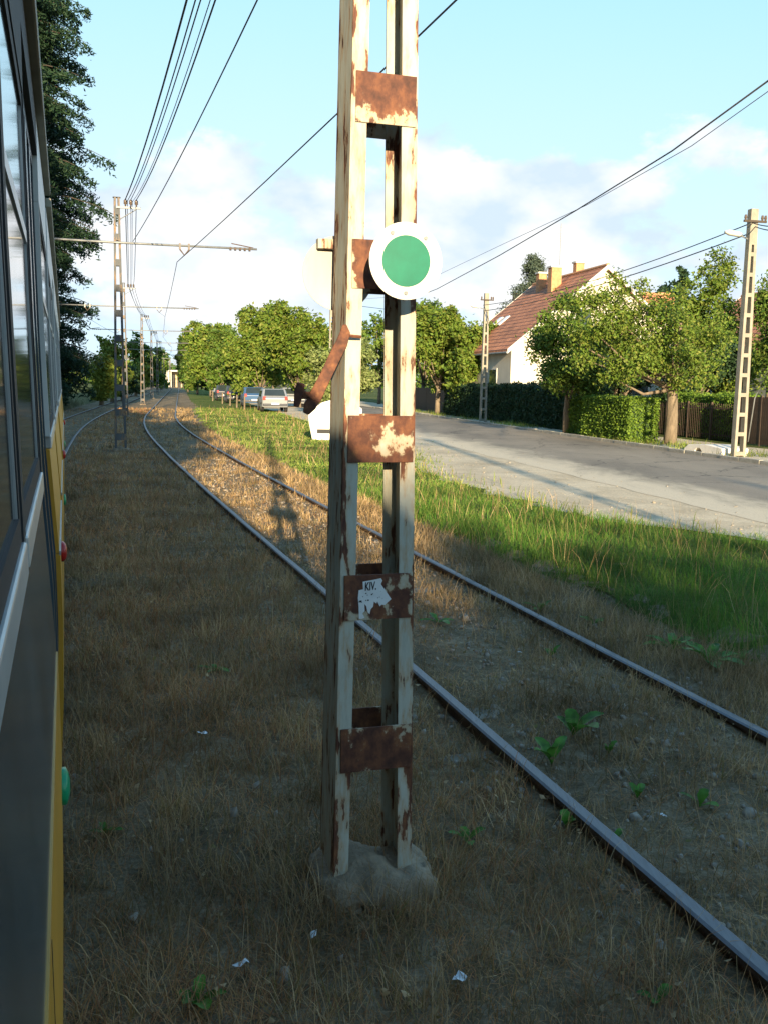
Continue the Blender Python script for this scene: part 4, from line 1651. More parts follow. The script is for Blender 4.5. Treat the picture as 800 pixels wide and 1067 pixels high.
# the pole on the near side of the road, right of the picture: its shadow lies on the asphalt
UP0 = (6.55, -3.4, G0)
make_upole('concrete utility pole beside the road outside the picture on the right', UP0, 0.2, 8.6, True)
gy_ = wire_obj('guy_rod', [Vector(UPR) + Vector((0.25, -0.05, 0.5)), at(786, 415, UPR[1] - 0.2), at(806, 372, UPR[1] - 0.5), at(850, 280, UPR[1] - 1)], 0.018, 'slanting stay rod beside the right utility pole', mat='galvanised', cat='stay')
k1 = (UPR[0], UPR[1], UPR[2] + uh)
wire_obj('street_wire', sag(at(783, 232, UPR[1]), at(503, 318, UP2[1]), 0.35), 0.016, 'upper street wire from right utility pole to the pole by the hedge', 'street wires')
wire_obj('street_wire', sag(at(781, 243, UPR[1]), at(503, 324, UP2[1]), 0.30), 0.018, 'lower street wire from right utility pole to the pole by the hedge', 'street wires')
wire_obj('street_wire', sag(at(783, 232, UPR[1]), at(900, 205, 16.0), 0.25), 0.015, 'upper street wire leaving the right utility pole rightwards', 'street wires')
wire_obj('street_wire', sag(at(786, 236, UPR[1]), at(900, 212, 16.0), 0.25), 0.015, 'lower street wire leaving the right utility pole rightwards', 'street wires')
wire_obj('street_wire', [at(800, 84, 15.5), at(700, 157, 20), at(600, 219, 26), at(520, 266, 34), at(455, 301, 45), at(400, 322, 56), Vector((UP3[0], UP3[1], 6.7))], 0.015, 'thick twisted street cable crossing the right half of the sky', 'street wires')
wire_obj('street_wire', [at(800, 95, 15.5), at(720, 152, 19), at(610, 214, 25), at(520, 256, 34), at(455, 287, 45), at(400, 310, 56), Vector((UP3[0], UP3[1], 6.8))], 0.007, 'thin street wire just above the thick twisted cable', 'street wires')
# continue both to the pole outside the picture
wire_obj('street_wire', [at(800, 84, 15.5), at(1000, -60, 10), Vector((UP0[0] + 0.3, UP0[1], 8.3))], 0.015, 'thick street cable outside the right picture edge', 'street wires')
wire_obj('street_wire', [at(800, 95, 15.5), at(1000, -40, 10), Vector((UP0[0] - 0.3, UP0[1], 8.3))], 0.007, 'thin street wire outside the right picture edge', 'street wires')

# ------------------------------------------------------------------ hedges and fences


def hedge(name, label, y0, y1, off0, off1, h, mat, n, lsize, seed, lump=0.12, group='hedges'):
    """clipped hedge that follows the road between y0 and y1"""
    rg = np.random.default_rng(seed)
    yc = (y0 + y1) / 2
    L = (y1 - y0) / math.cos(ROAD_ROT)
    W = (off1 - off0) * math.cos(ROAD_ROT)
    xc = FE(yc) + (off0 + off1) / 2
    root = thing(name, label, 'hedge', (xc, yc, G0), ROAD_ROT, group)
    # a dense inner mass of twigs, leaves all over it
    u = rg.random((n, 3)) - 0.5
    face = rg.random(n)
    areas = np.array([L * h, L * h, W * h, W * h, W * L])
    c_ = np.cumsum(areas / areas.sum())
    k = np.searchsorted(c_, face)
    p = u * np.array([W, L, h])
    p[:, 2] += h / 2
    p[k == 0, 0] = -W / 2
    p[k == 1, 0] = W / 2
    p[k == 2, 1] = -L / 2
    p[k == 3, 1] = L / 2
    p[k == 4, 2] = h
    nr = np.zeros((n, 3))
    nr[k == 0, 0] = -1; nr[k == 1, 0] = 1; nr[k == 2, 1] = -1; nr[k == 3, 1] = 1; nr[k == 4, 2] = 1
    bump_ = np.array([mnoise.fractal(Vector(q) * 1.1 + Vector((seed, 0, 0)), 1, 2, 3) for q in p])
    p += nr * (bump_[:, None] * lump + rg.normal(size=(n, 1)) * 0.05 - 0.04)
    p[:, 2] = np.maximum(p[:, 2], 0.03)
    nn = unit(nr * 0.6 + rg.normal(size=(n, 3)) * 0.7 + np.array([0, 0, 0.3]))
    np_mesh('foliage', leaf_verts(p, nn, lsize * rg.uniform(0.7, 1.4, n), 0.65, rg=rg), 2, LEAF_IDX, mat, root)
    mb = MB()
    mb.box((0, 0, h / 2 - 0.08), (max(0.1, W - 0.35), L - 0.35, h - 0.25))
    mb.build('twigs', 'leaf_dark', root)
    return root


hedge('clipped_hedge', 'bright green clipped hedge at roadside left of the forked tree', 35.3, 39.4, 0.5, 1.7, 1.62, 'leaf_hedge', 17000, 0.075, 5, lump=0.06)
hedge('clipped_hedge', 'small lit hedge piece left of the bright hedge', 40.2, 42.0, 0.9, 2.0, 1.45, 'leaf_hedge', 6000, 0.09, 6, lump=0.25)
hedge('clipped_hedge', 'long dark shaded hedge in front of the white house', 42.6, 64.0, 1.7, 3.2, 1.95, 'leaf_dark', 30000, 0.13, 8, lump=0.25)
hedge('clipped_hedge', 'hedge growing over the wire fence between forked tree and utility pole', 36.6, 43.6, 5.25, 6.1, 1.75, 'leaf_hedge', 16000, 0.085, 9, lump=0.15)


def fence(label, y0, y1, off, h, nb, solid):
    L = (y1 - y0) / math.cos(ROAD_ROT)
    root = thing('fence', label, 'fence', (FE((y0 + y1) / 2) + off, (y0 + y1) / 2, G0), ROAD_ROT, 'fences beyond the road')
    for k in range(nb + 1):
        yv = -L / 2 + L * k / nb
        mb = MB()
        mb.box((0, yv, h / 2), (0.07, 0.07, h + 0.06))
        mb.build('post', 'fence_brown', root)
    for k in range(nb):
        ya, yb_ = -L / 2 + L * k / nb + 0.045, -L / 2 + L * (k + 1) / nb - 0.045
        for zr in (0.25, h - 0.2):
            mb = MB()
            mb.box((0.012, (ya + yb_) / 2, zr), (0.03, yb_ - ya, 0.05))
            mb.build('rail', 'fence_brown', root)
        step = 0.125 if solid else 0.14
        nn = int((yb_ - ya) / step)
        pm = MB()
        pm.box((0, 0, h / 2 + 0.03), (0.018, step * (0.93 if solid else 0.16), h - 0.1))
        p0 = pm.build('picket' if not solid else 'board', 'fence_brown', root)
        for i in range(nn):
            o = p0 if i == 0 else p0.copy()
            if i:
                col.objects.link(o)
            o.location = (-0.014, ya + (i + 0.5) * (yb_ - ya) / nn, random.uniform(-0.006, 0.006))
    return root


fence('brown board gate and fence right of the utility pole', 28.2, 36.4, 4.9, 1.75, 5, True)
fence('dark picket fence in front of hedge behind the forked tree', 36.6, 43.6, 5.1, 1.45, 4, False)
fence('dark board fence under the trees beyond the road', 64.5, 84.0, 2.6, 1.7, 8, True)

# ------------------------------------------------------------------ houses


def house(label, loc, rz, W, L, eave, ridge, wall, roofm, over=0.35, wins=(), chim=(), group='houses beyond the road', porch=False):
    root = thing('house', label, 'house', loc, rz, group)
    hw = W / 2
    mb = MB()
    sec = [(-hw, 0), (hw, 0), (hw, eave), (0, ridge - 0.02), (-hw, eave)]
    mb.loft([[Vector((a, yv, b)) for a, b in sec] for yv in (0, L)])
    mb.build('wall', wall, root)
    sl_ = (ridge - eave) / hw
    for sx in (-1, 1):
        a = (sx * (hw + over), eave - over * sl_)
        me = bpy.data.meshes.new('roof_slope')
        th = 0.16
        ln = math.hypot(a[0], ridge - a[1])
        v = [(0, -over, ridge), (a[0], -over, a[1]), (a[0], L + over, a[1]), (0, L + over, ridge)]
        v = v + [(x, y, z + th) for x, y, z in v]
        f = [(4, 5, 6, 7), (3, 2, 1, 0), (0, 1, 5, 4), (1, 2, 6, 5), (2, 3, 7, 6), (3, 0, 4, 7)]
        me.from_pydata(v, [], f)
        uv = me.uv_layers.new(name='UVMap')
        for poly in me.polygons:
            for li in poly.loop_indices:
                co = me.vertices[me.loops[li].vertex_index].co
                uv.data[li].uv = (co.y, math.hypot(co.x, co.z - ridge))
        me.materials.append(MATS[roofm])
        me.update()
        rs = link('roof_slope', me, root)
        for yv in (-over - 0.02, L + over + 0.02):
            mb = MB()
            mb.loft([[Vector((p[0], yv - 0.03, p[1] + dz)) for p, dz in (((0, ridge), -0.06), ((0, ridge), 0.19), (a, 0.19), (a, -0.06))], [Vector((p[0], yv + 0.03, p[1] + dz)) for p, dz in (((0, ridge), -0.06), ((0, ridge), 0.19), (a, 0.19), (a, -0.06))]])
            mb.build('verge_board', 'trim', rs)
        mb = MB()
        mb.tube([(a[0], -over, a[1]), (a[0], L + over, a[1])], 0.06, 8)
        mb.build('gutter', 'galvanised', rs)
    mb = MB()
    mb.tube([(0, -over, ridge + 0.16), (0, L + over, ridge + 0.16)], 0.11, 8)
    mb.build('ridge_cap', roofm if roofm != 'roof_tile' else 'brick_chimney', root)
    for (x, y_, z0, z1, s_) in chim:
        mb = MB()
        mb.box((x, y_, (z0 + z1) / 2), (s_, s_, z1 - z0))
        c_ = mb.build('chimney', 'brick_chimney', root)
        mb = MB()
        mb.box((x, y_, z1 + 0.05), (s_ + 0.14, s_ + 0.14, 0.1))
        mb.build('chimney_cap', 'trim', c_)
    for (face, u, z, w, h) in wins:
        mb, fm, sm_ = MB(), MB(), MB()
        if face == 'g':
            fm.box((u, -0.005, z), (w + 0.16, 0.09, h + 0.16))
            mb.box((u, -0.03, z), (w, 0.06, h))
            sm_.box((u, -0.06, z - h / 2 - 0.1), (w + 0.3, 0.18, 0.05))
        else:
            fm.box((-hw + 0.005, u, z), (0.09, w + 0.16, h + 0.16))
            mb.box((-hw - 0.03, u, z), (0.06, w, h))
            sm_.box((-hw - 0.06, u, z - h / 2 - 0.1), (0.18, w + 0.3, 0.05))
        f_ = fm.build('window', 'trim', root)
        mb.build('pane', 'glass_dark', f_)
        sm_.build('sill', 'trim', f_)
    return root


HY = 56.0
ap = at(630.5, 278, HY)
lc = at(524.5, 366, HY + 1.0)
hw_ = (ap.x - lc.x) / math.cos(ROAD_ROT) * 0.97
h1 = house('large white house with steep red tiled roof and brick chimneys', (ap.x, HY, G0), ROAD_ROT, hw_ * 2, 11.0, lc.z + 0.25, ap.z, 'wall_white', 'roof_tile',
           wins=(('g', -1.2, 5.6, 0.9, 1.2), ('g', 1.3, 5.6, 0.9, 1.2), ('g', -2.6, 2.2, 1.3, 1.3), ('g', 2.2, 2.2, 1.3, 1.3), ('s', 3, 2.2, 1.2, 1.3), ('s', 7.5, 2.2, 1.2, 1.3)),
           chim=((-1.0, 5.0, 6.8, 8.95, 0.62), (0.25, 4.4, 8.2, 9.2, 0.5), (-0.75, 7.9, 7.2, 8.9, 0.5)))
for yv, zf_ in ((7.6, 0.42), (8.9, 0.46)):
    mb = MB()
    x_ = -hw_ * 0.62
    slp = math.atan2(ap.z - lc.z - 0.25, hw_)
    mb.box((x_, yv, ap.z - abs(x_) * math.tan(slp) + 0.24), (0.9, 0.6, 0.06), Matrix.Rotation(-slp, 3, 'Y'))
    mb.build('skylight', 'headlight', h1)
mb = MB()
mb.tube([(-0.6, 5.3, 8.6), (-0.6, 5.3, 11.6)], 0.02, 5)
an = mb.build('antenna', 'galvanised', h1)
mb = MB()
for k in range(5):
    mb.box((-0.6, 5.3, 10.6 + 0.2 * k), (0.5 - 0.04 * k, 0.015, 0.015))
mb.build('antenna_rods', 'galvanised', an)
# neighbour left of it, mostly behind trees
a2 = at(512, 345, 84)
house('small house with pale chimney left of the large white house', (a2.x + 2.5, 82, G0), ROAD_ROT, 8.5, 9, 3.2, a2.z + 0.7, 'wall_ochre', 'roof_tile', chim=((0.0, 2.0, 5, at(528, 304, 84).z, 0.75),), wins=(('g', -1.5, 1.8, 1.1, 1.2), ('g', 1.5, 1.8, 1.1, 1.2)))
# house at the right picture edge
a3 = at(806, 296, 47)
house('bluish house with dark and red roof at right picture edge', (a3.x + 3.2, 44, G0), ROAD_ROT, 9.5, 10, 3.3, a3.z, 'wall_blue', 'roof_tile', wins=(('g', -3.3, 1.75, 1.1, 1.5), ('g', 0, 1.75, 1.2, 1.5), ('s', 3, 1.75, 1.2, 1.4)))
a4 = at(700, 306, 85)
house('distant house whose red roof shows between the tree crowns', (a4.x, 86, G0), ROAD_ROT + 1.4, 10, 12, 4.6, a4.z, 'wall_white', 'roof_tile', wins=(('g', 0, 3, 1.2, 1.3),))

# ------------------------------------------------------------------ trees beyond the road
gA = gp(697, 464)


def rel(px, py, Y, base):
    q = at(px, py, Y)
    return (q.x - base[0], q.y - base[1], q.z + 0.1)


bA = (gA.x, gA.y, G0)
YA = gA.y
s_ = YA / F_PX
lbA = []
for px, py, rx_, rz_, dy in ((680, 345, 42, 34, 0), (665, 300, 13, 24, -.3), (640, 325, 26, 22, -.4), (618, 345, 22, 20, -.6), (608, 375, 20, 18, -.2), (660, 375, 30, 22, -.8), (700, 370, 30, 22, -1.0), (735, 365, 26, 24, -.3), (722, 392, 24, 16, -.6), (690, 330, 26, 22, .6), (745, 345, 22, 22, .4), (650, 350, 30, 26, .9), (640, 395, 18, 12, -.3), (610, 312, 22, 16, .3), (640, 298, 18, 14, .4), (626, 318, 20, 14, -.2), (590, 352, 16, 16, .2)):
    q = rel(px, py, YA + dy, bA)
    lbA.append((q[0], q[1], q[2], rx_ * s_, rx_ * s_ * 1.0, rz_ * s_))
make_tree('deciduous_tree', 'sunlit tree with forked pale trunk beside the bright hedge', bA, 6.3, 2.5, 3, leaf='leaf_lime', clumps=330, per=60, lsize=0.115, sigma=0.19, seed=11, trunk_r=0.20, lobes=lbA, group='trees beyond the road')


def tree_px(name, label, px, py_base, top, xl, xr, Y=None, leaf='leaf_green', seed=1, group='trees beyond the road', trunk_h=1.9, clumps=240, per=46, lsize=None, tr=0.15, bark='bark', shift=0.0, **kw):
    if Y is None:
        Y = gp(px, py_base).y
    b = at(px, py_base, Y)
    b = Vector((b.x, Y, G0))
    h = at(px, top, Y).z - G0
    rx = (xr - xl) / 2 * Y / F_PX
    return make_tree(name, label, b, h, trunk_h, rx, leaf=leaf, seed=seed, group=group, clumps=clumps, per=per, lsize=lsize or max(0.12, 0.0037 * Y), sigma=max(0.18, rx * 0.085), trunk_r=tr, bark=bark, **kw)


tree_px('deciduous_tree', 'darker broad tree left of the forked tree, over the roadside hedge', 590, 452, 305, 548, 640, 41.5, 'leaf_green', 21, clumps=330, trunk_h=1.7)
tree_px('deciduous_tree', 'green tree behind the right utility pole', 742, 455, 268, 696, 790, 44.0, 'leaf_lime', 22, clumps=330, trunk_h=2.2)
tree_px('deciduous_tree', 'street tree with slender trunk just right of the disc mast', 455, 433, 312, 425, 487, 64.0, 'leaf_lime', 23, clumps=300, trunk_h=2.0)
tree_px('deciduous_tree', 'street tree at the utility pole by the dark hedge', 486, 436, 318, 464, 540, 62.0, 'leaf_lime', 24, clumps=300, trunk_h=2.0)
tree_px('deciduous_tree', 'tree in the garden behind the street trees, left of the house', 440, 425, 300, 398, 475, 78.0, 'leaf_green', 25, clumps=260, trunk_h=2.2)
tree_px('deciduous_tree', 'garden tree beside the small house', 512, 425, 330, 480, 545, 76.0, 'leaf_green', 26, clumps=220, trunk_h=2.0)
tree_px('deciduous_tree', 'distant bare-topped tree behind the forked tree crown', 695, 420, 288, 672, 716, 95.0, 'leaf_dark', 27, clumps=120, trunk_h=3.0)
tree_px('deciduous_tree', 'garden tree right of the blue house corner', 800, 450, 292, 784, 830, 40.5, 'leaf_green', 28, clumps=160, trunk_h=2.2)
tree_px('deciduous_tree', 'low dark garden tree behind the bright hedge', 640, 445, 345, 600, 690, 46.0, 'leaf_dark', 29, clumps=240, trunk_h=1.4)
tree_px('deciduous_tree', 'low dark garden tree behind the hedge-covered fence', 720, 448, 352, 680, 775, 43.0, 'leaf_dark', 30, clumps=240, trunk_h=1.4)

# the spruce behind the house
sb = at(551, 400, 78)
sp_ = thing('spruce_tree', 'grey-green spruce rising behind the red tiled roof', 'tree', (sb.x, 78, G0), 0, 'trees beyond the road')
sh = at(551, 267, 78).z - G0
mb = MB()
mb.tube([(0, 0, 0), (0, 0, sh * 0.5), (0, 0, sh)], [0.22, 0.13, 0.02], 8)
mb.build('trunk', 'bark', sp_, smooth=True)
rg = np.random.default_rng(41)
cl = []
for k in range(210):
    u = rg.random() ** 0.8
    z = sh * (0.15 + 0.85 * u)
    rad = (sh - z) * 0.60 + 0.25
    a = rg.random() * 6.283
    for j in range(6):
        f_ = (j + 1) / 6
        cl.append((math.cos(a) * rad * f_, math.sin(a) * rad * f_, z - 0.25 * f_ * rad + rg.normal() * 0.05))
cl = np.array(cl)
pts_ = np.repeat(cl, 16, 0) + rg.normal(size=(len(cl) * 16, 3)) * 0.17
np_mesh('crown', leaf_verts(pts_, unit(rg.normal(size=pts_.shape) + np.array([0, 0, .5])), 0.24 * rg.uniform(.6, 1.3, len(pts_)), 0.3, rg=rg), 2, LEAF_IDX, 'needle', sp_)

# ------------------------------------------------------------------ tree row between verge and road
row = [(356, 448, 352, 322, 398, 58.0, 'leaf_pale', 'pale bushy tree behind the rusty lever', 1.0),
       (312, 424, 306, 282, 352, 76.0, 'leaf_lime', 'tall roadside tree left of the disc mast over parked cars', 1.3),
       (272, 420, 322, 244, 310, 84.0, 'leaf_lime', 'roadside tree over the silver car', 1.3),
       (250, 416, 342, 232, 276, 96.0, 'leaf_lime', 'roadside tree third from the disc mast', 1.3),
       (236, 414, 346, 216, 258, 106.0, 'leaf_green', 'roadside tree fourth from the disc mast', 1.3),
       (220, 411, 330, 192, 248, 116.0, 'leaf_lime', 'taller roadside tree near the far end of the row', 1.3),
       (206, 408, 344, 186, 228, 134.0, 'leaf_green', 'roadside tree second to last in the row', 1.3),
       (196, 405, 352, 184, 212, 158.0, 'leaf_green', 'last roadside tree at the far end of the row', 1.3)]
for k, (px, pb, tp, xl, xr, Y, lf, lb, th_) in enumerate(row):
    tree_px('roadside_tree', lb, px, pb, tp, xl, xr, Y, lf, 50 + k, 'roadside tree row', th_, clumps=400 if Y < 90 else 260, per=40)
# trees on the other side of the road, farther back
for k, (px, tp, xl, xr, Y, lb) in enumerate(((352, 322, 318, 392, 100, 'far tree beyond the road seen between lever and mast'), (395, 328, 368, 428, 92, 'far tree beyond the road seen through the mast'), (318, 338, 288, 348, 125, 'far tree beyond the road behind the parked cars'), (285, 352, 262, 312, 150, 'farthest tree beyond the road'))):
    tree_px('deciduous_tree', lb, px, 420, tp, xl, xr, Y, 'leaf_green', 70 + k, 'trees beyond the road', 2.2, clumps=200, per=30)

# ------------------------------------------------------------------ left side: tall dark trees, sunlit bushes


def feathery(label, loc, h, reach, seed, n_br, group):
    rg = np.random.default_rng(seed)
    root = thing('feathery_tree', label, 'tree', loc, 0, group)
    mb = MB()
    mb.tube([(0, 0, -0.2), (0.1, 0, h * 0.3), (-0.1, 0.1, h * 0.65), (0, 0, h)], [0.42, 0.33, 0.2, 0.04], 10)
    tr = mb.build('trunk', 'bark_dark', root, smooth=True)
    P, Nn, lm = [], [], MB()
    for k in range(n_br):
        z0 = h * rg.uniform(0.03, 0.97)
        a = rg.random() * 6.283
        rl = reach * (0.55 + 0.45 * math.sin(math.pi * min(1, z0 / h * 0.9 + 0.1))) * rg.uniform(0.55, 1.12)
        pts = []
        for j in range(6):
            u = j / 5
            pts.append(Vector((math.cos(a) * rl * u, math.sin(a) * rl * u, z0 + rl * (0.32 * u - 0.42 * u * u))))
        lm.tube(pts, [0.07, 0.055, 0.04, 0.03, 0.02, 0.008], 5)
        m_ = 430
        u = rg.random(m_) ** 0.6
        ax = np.array([[p.x, p.y, p.z] for p in pts])
        c = np.stack([np.interp(u * 5, range(6), ax[:, q]) for q in range(3)], 1)
        sd = np.array([-math.sin(a), math.cos(a), 0])
        wv = rg.normal(size=(m_, 1)) * (0.22 + 0.32 * np.sin(np.pi * u))[:, None]
        c = c + sd * wv + np.array([0, 0, -1]) * (np.abs(wv) * 0.45 + rg.gamma(2, 0.10, (m_, 1)))
        c += rg.normal(size=(m_, 3)) * 0.08
        P.append(c)
        Nn.append(unit(rg.normal(size=(m_, 3)) * 0.7 + np.array([0, 0, 0.7])))
    lm.build('limb', 'bark_dark', tr)
    P, Nn = np.concatenate(P), np.concatenate(Nn)
    P[:, 2] = np.maximum(P[:, 2], 0.2)
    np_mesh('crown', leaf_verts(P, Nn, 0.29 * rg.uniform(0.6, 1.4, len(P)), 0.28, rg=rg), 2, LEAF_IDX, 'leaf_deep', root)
    return root


def left_pos(y, off):
    x_, y_ = trk(y, T_LEFT - off)
    return (float(x_), float(y_), G0)


t1 = feathery('tall dark feathery tree rising beside the tram front', (-22.9, 60.0, G0), 31, 6.2, 81, 380, 'tall dark trees left of the tram')
c = copy_tree(t1)
c.location = (-24.4, 63.5, G0)
c.rotation_euler = (0, 0, 2.6)
c.scale = (0.96, 0.96, 0.97)
c['label'] = 'second tall dark tree close behind the one beside the tram front'
c = copy_tree(t1)
c.location = (-24.0, 57.0, G0)
c.rotation_euler = (0, 0, 4.3)
c.scale = (0.97, 0.97, 0.95)
c['label'] = 'third tall dark tree in the clump beside the tram front'
c = copy_tree(t1)
c.location = (-21.3, 57.5, G0)
c.rotation_euler = (0, 0, 1.2)
c.scale = (0.58, 0.58, 0.5)
c['label'] = 'lower dark tree at the foot of the tall dark clump'
for k, (y, off, rz, lb) in enumerate(((45, 9.6, 1.1, 'tall dark tree hidden behind the front of the tram'), (27, 11.0, 2.3, 'tall dark tree behind the middle of the tram'), (9, 12.0, 3.9, 'tall dark tree behind the coupling of the tram'), (-8, 15.0, 5.0, 'tall dark tree behind the rear of the tram'))):
    c = copy_tree(t1)
    c.location = left_pos(y, off)
    c.rotation_euler = (0, 0, rz)
    c['label'] = lb
for k, (px, tp, xl, xr, Y, lf, lb) in enumerate(((106, 366, 92, 124, 72, 'leaf_yellow', 'sunlit yellow-green bush right behind the dark tree'), (117, 352, 100, 138, 82, 'leaf_yellow', 'sunlit yellow-green tree left of the second mast'), (128, 385, 112, 146, 88, 'leaf_dark', 'dark rounded bush behind the second mast'), (142, 378, 128, 160, 112, 'leaf_yellow', 'light bush right of the second mast'), (150, 352, 130, 172, 150, 'leaf_green', 'grey-green tree far behind the masts'), (164, 362, 150, 180, 185, 'leaf_green', 'farthest tree on the left of the track'))):
    tree_px('bush' if Y < 95 else 'deciduous_tree', lb, px, 412, tp, xl, xr, Y, lf, 90 + k, 'trees beyond the left track', 0.8, clumps=170, per=30)

# trees far behind the camera to the south-west: their shade lies over the foreground
BACK = ((0.6, -35.0, 9.7, 3.0, 'right beside the track'), (4.6, -33.5, 9.6, 3.0, 'nearest the track on the verge'), (8.6, -34.5, 10.0, 3.0, 'second from the track'), (12.6, -33.0, 9.7, 3.0, 'third from the track'), (16.6, -34, 10.1, 3.0, 'fourth from the track'), (20.6, -33.2, 9.9, 3.2, 'fifth from the track'), (24.8, -34, 10.1, 3.2, 'farthest from the track'))
for k, (x, y, h, rx, lb) in enumerate(BACK):
    make_tree('deciduous_tree', 'dense tree behind the camera, ' + lb, (x, y, G0), h, 0.9, rx, leaf='leaf_green', clumps=470, per=26, lsize=0.56, sigma=0.5, seed=120 + k, trunk_r=0.2, group='trees behind the camera')
for k, (x, y, h, rx, lb) in enumerate(((6.5, -40.5, 10.7, 3.6, 'nearer the track'), (13.0, -41.5, 11.0, 3.8, 'in the middle'), (20.0, -41.0, 11.0, 3.8, 'across the road'))):
    make_tree('deciduous_tree', 'broad tree in the second row behind the camera, ' + lb, (x, y, G0), h, 0.9, rx, leaf='leaf_green', clumps=400, per=24, lsize=0.62, sigma=0.55, seed=140 + k, trunk_r=0.25, group='trees behind the camera')
# trees standing just left of the tram: their shade lies across the tracks ahead
for k, (x, y, h, rx, lb) in enumerate(((-2.9, -12.0, 13.0, 3.2, 'behind the camera'), (-6.8, -4.0, 12.4, 3.2, 'level with the camera'), (-10.2, 8.0, 12.0, 3.2, 'ahead of the camera'), (-13.4, 19.0, 11.4, 3.2, 'near the tram front'))):
    make_tree('deciduous_tree', 'leafy tree on the far side of the tram, ' + lb, (x, y, G0), h, 3.0, rx, leaf='leaf_green', clumps=400, per=26, lsize=0.48, sigma=0.45, seed=160 + k, trunk_r=0.2, group='trees on the far side of the tram')

# ------------------------------------------------------------------ parked cars


def make_car(label, loc, rz, paint, kind='hatch', face=1):
    root = thing('parked_car', label, 'car', loc, rz, 'cars parked along the road')
    if kind == 'van':
        L, W, Hh = 4.9, 1.9, 2.1
        pr = [(-2.4, 0.32), (2.35, 0.32), (2.42, 0.85), (1.95, 1.15), (1.45, 1.95), (1.2, 2.1), (-2.3, 2.1), (-2.42, 1.2)]
        wz0, wz1 = 1.2, 1.85
        win = [((1.80, 1.25), (1.40, 1.9))]
        rear = [((-2.39, 1.35), (-2.34, 1.95))]
        side = [(-2.1, -0.9), (-0.8, 0.4), (0.5, 1.35)]
    else:
        L, W, Hh = 3.9, 1.66, 1.46
        pr = [(-1.9, 0.3), (1.88, 0.28), (1.95, 0.62), (1.80, 0.80), (0.98, 0.92), (0.35, 1.38), (0.0, 1.46), (-1.25, 1.44), (-1.72, 0.98), (-1.95, 0.86)]
        wz0, wz1 = 0.94, 1.32
        win = [((0.93, 0.98), (0.40, 1.36))]
        rear = [((-1.70, 1.02), (-1.30, 1.41))]
        side = [(-1.25, -0.45), (-0.38, 0.55)]
    rings = []
    for x, k in ((-W / 2, 0.94), (-W / 2 + 0.06, 1.0), (W / 2 - 0.06, 1.0), (W / 2, 0.94)):
        ring = []
        for yv, z in pr:
            tuck = 0.0
            if z > wz0 and abs(x) > 0.3:
                tuck = (z - wz0) * 0.22 * (1 if x > 0 else -1)
            ring.append(Vector((x - tuck, yv * k, z * (0.985 if k < 1 else 1))))
        rings.append(ring)
    b_ = MB().loft(rings).build('body', paint, root, bevel=0.035)
    for (p, q), nm in ((win[0], 'windscreen'), (rear[0], 'rear_window')):
        off = 0.025 if nm == 'windscreen' else -0.025
        mb = MB()
        hw2 = W / 2 - 0.16
        mb.loft([[Vector((-hw2, p[0] + off, p[1])), Vector((hw2, p[0] + off, p[1])), Vector((hw2 - 0.08, q[0] + off, q[1])), Vector((-hw2 + 0.08, q[0] + off, q[1]))],
                 [Vector((-hw2, p[0] - off, p[1] - 0.01)), Vector((hw2, p[0] - off, p[1] - 0.01)), Vector((hw2 - 0.08, q[0] - off, q[1] - 0.01)), Vector((-hw2 + 0.08, q[0] - off, q[1] - 0.01))]])
        mb.build(nm, 'glass_dark', root)
    for sx in (-1, 1):
        for a, b in side:
            mb = MB()
            x0, x1 = sx * (W / 2 - 0.005), sx * (W / 2 - (wz1 - wz0) * 0.22 + 0.006)
            mb.loft([[Vector((x0, a, wz0 + 0.02)), Vector((x0, b, wz0 + 0.02)), Vector((x1, b - 0.1, wz1)), Vector((x1, a + 0.05, wz1))],
                     [Vector((x0 - sx * 0.03, a, wz0 + 0.02)), Vector((x0 - sx * 0.03, b, wz0 + 0.02)), Vector((x1 - sx * 0.03, b - 0.1, wz1)), Vector((x1 - sx * 0.03, a + 0.05, wz1))]])
            mb.build('side_window', 'glass_dark', root)
        for yv in (-L * 0.31, L * 0.31):
            mb = MB()
            mb.tube([(sx * (W / 2 - 0.17), yv, 0.3), (sx * (W / 2 + 0.012), yv, 0.3)], 0.3, 20)
            t_ = mb.build('wheel', 'rubber', root)
            mb = MB()
            mb.tube([(sx * (W / 2), yv, 0.3), (sx * (W / 2 + 0.02), yv, 0.3)], [0.2, 0.18], 14)
            mb.build('rim', 'aluminium', t_)
        mb = MB()
        mb.box((sx * (W / 2 - 0.2), pr[2][0] * 0.975, 0.66), (0.3, 0.1, 0.15))
        mb.build('headlight', 'headlight', root, bevel=0.02)
        mb = MB()
        mb.box((sx * (W / 2 - 0.14), pr[-1][0] * 0.985, 0.86 if kind != 'van' else 1.0), (0.18, 0.08, 0.24))
        mb.build('tail_light', 'tail_red', root, bevel=0.02)
    for yv in (pr[2][0] * 0.99, pr[0][0] * 1.01):
        mb = MB()
        mb.box((0, yv, 0.45), (W * 0.92, 0.12, 0.16))
        bu = mb.build('bumper', 'car_dark', root, bevel=0.03)
        mb = MB()
        mb.box((0, yv + (0.065 if yv > 0 else -0.065), 0.52), (0.5, 0.015, 0.11))
        mb.build('number_plate', 'sign_white', bu)
    return root


def on_road(px, py):
    g = gp(px, py)
    return (g.x, g.y, G0 + 0.042)


cars = [(284, 429, 'car_silver', 'hatch', 'light hatchback parked nearest under the roadside trees', 0),
        (264, 424, 'car_blue', 'hatch', 'blue car parked behind the light hatchback', 0),
        (304, 424, 'car_white', 'hatch', 'white car facing the camera right of the light hatchback', math.pi),
        (245, 420, 'car_dark', 'hatch', 'dark car parked behind the blue car', 0),
        (234, 417.5, 'car_dark', 'hatch', 'farthest dark car in the parked row', 0)]
for px, py, pt, kd, lb, fl in cars:
    make_car(lb, on_road(px, py), ROAD_ROT + fl, pt, kd)
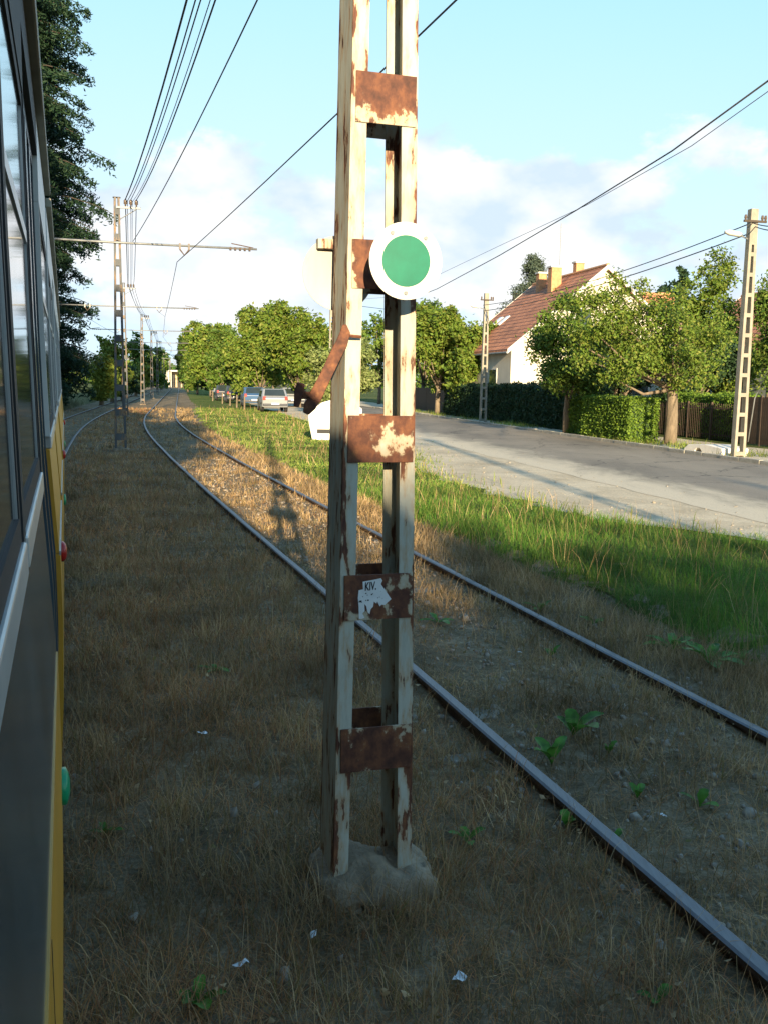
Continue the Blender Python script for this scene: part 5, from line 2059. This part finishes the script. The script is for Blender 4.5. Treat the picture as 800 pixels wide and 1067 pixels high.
# wooden stakes along the verge by the cars
for k, (px, py) in enumerate(((232, 421), (240, 423), (247, 425), (255, 427), (222, 418))):
    g = gp(px, py)
    mb = MB()
    mb.tube([(0, 0, -0.2), (0.01, 0, 0.5), (0.02, 0, 0.95)], [0.06, 0.055, 0.05], 8)
    o = mb.build('wooden_post', 'bark', None)
    o.location = (g.x, g.y, G0)
    tag(o, ['first', 'second', 'third', 'fourth', 'fifth'][[4, 1, 2, 3, 0].index(k)] + ' short wooden post on the verge beside the parked cars, from the left', 'post', 'posts along the verge')

# ------------------------------------------------------------------ far end of the line
fx, fy = trk(250, 0.75)
st = thing('tram_stop_building', 'small white building with dark doorway at the far end of the track', 'building', (float(fx) + 1.5, float(fy), G0), heading(250))
mb = MB()
mb.box((-4.2, 0, 1.9), (3.4, 6, 3.8))
mb.build('wall', 'wall_white', st)
mb = MB()
mb.box((-1.0, 2, 1.9), (3.0, 4, 3.8))
mb.build('rear_wall', 'wall_ochre', st)
for x in (-2.0, -0.7, 0.5):
    mb = MB()
    mb.box((x, -0.06, 1.6), (0.9, 0.2, 3.1))
    mb.build('doorway', 'tram_dark', st)
mb = MB()
mb.box((-1.8, 0.5, 4.0), (9.0, 8, 0.35))
mb.build('roof', 'trim', st)
gt = thing('signal_gantry', 'slim steel portal spanning the track in the distance', 'gantry', (float(fx) + 0.5, float(fy) - 40, G0), heading(220))
for x in (-5.5, 6.5):
    mb = MB()
    mb.box((x, 0, 3.0), (0.25, 0.25, 6.0))
    mb.build('column', 'mast_paint', gt)
mb = MB()
mb.box((0.5, 0, 6.1), (12.3, 0.35, 0.45))
mb.build('beam', 'mast_paint', gt)
# distant wood closing the horizon
rg = np.random.default_rng(200)
nw = 26000
ang = rg.uniform(-0.95, 0.95, nw)
dd = rg.uniform(330, 400, nw)
hz = 7 + 4 * np.array([mnoise.noise(Vector((float(a) * 14, 0.3, 0))) for a in ang]) + 2.0 * np.array([mnoise.noise(Vector((float(a) * 60, 4.3, 0))) for a in ang])
P = np.stack([np.sin(ang) * dd, np.cos(ang) * dd, rg.random(nw) ** 0.8 * hz], 1)
o = np_mesh('distant_wood', leaf_verts(P, unit(rg.normal(size=P.shape) + np.array([0, -0.6, 0.4])), 1.9 * rg.uniform(0.6, 1.3, nw), 0.8, rg=rg), 2, LEAF_IDX, 'leaf_green')
tag(o, 'distant belt of woodland along the horizon', 'wood', kind='stuff')
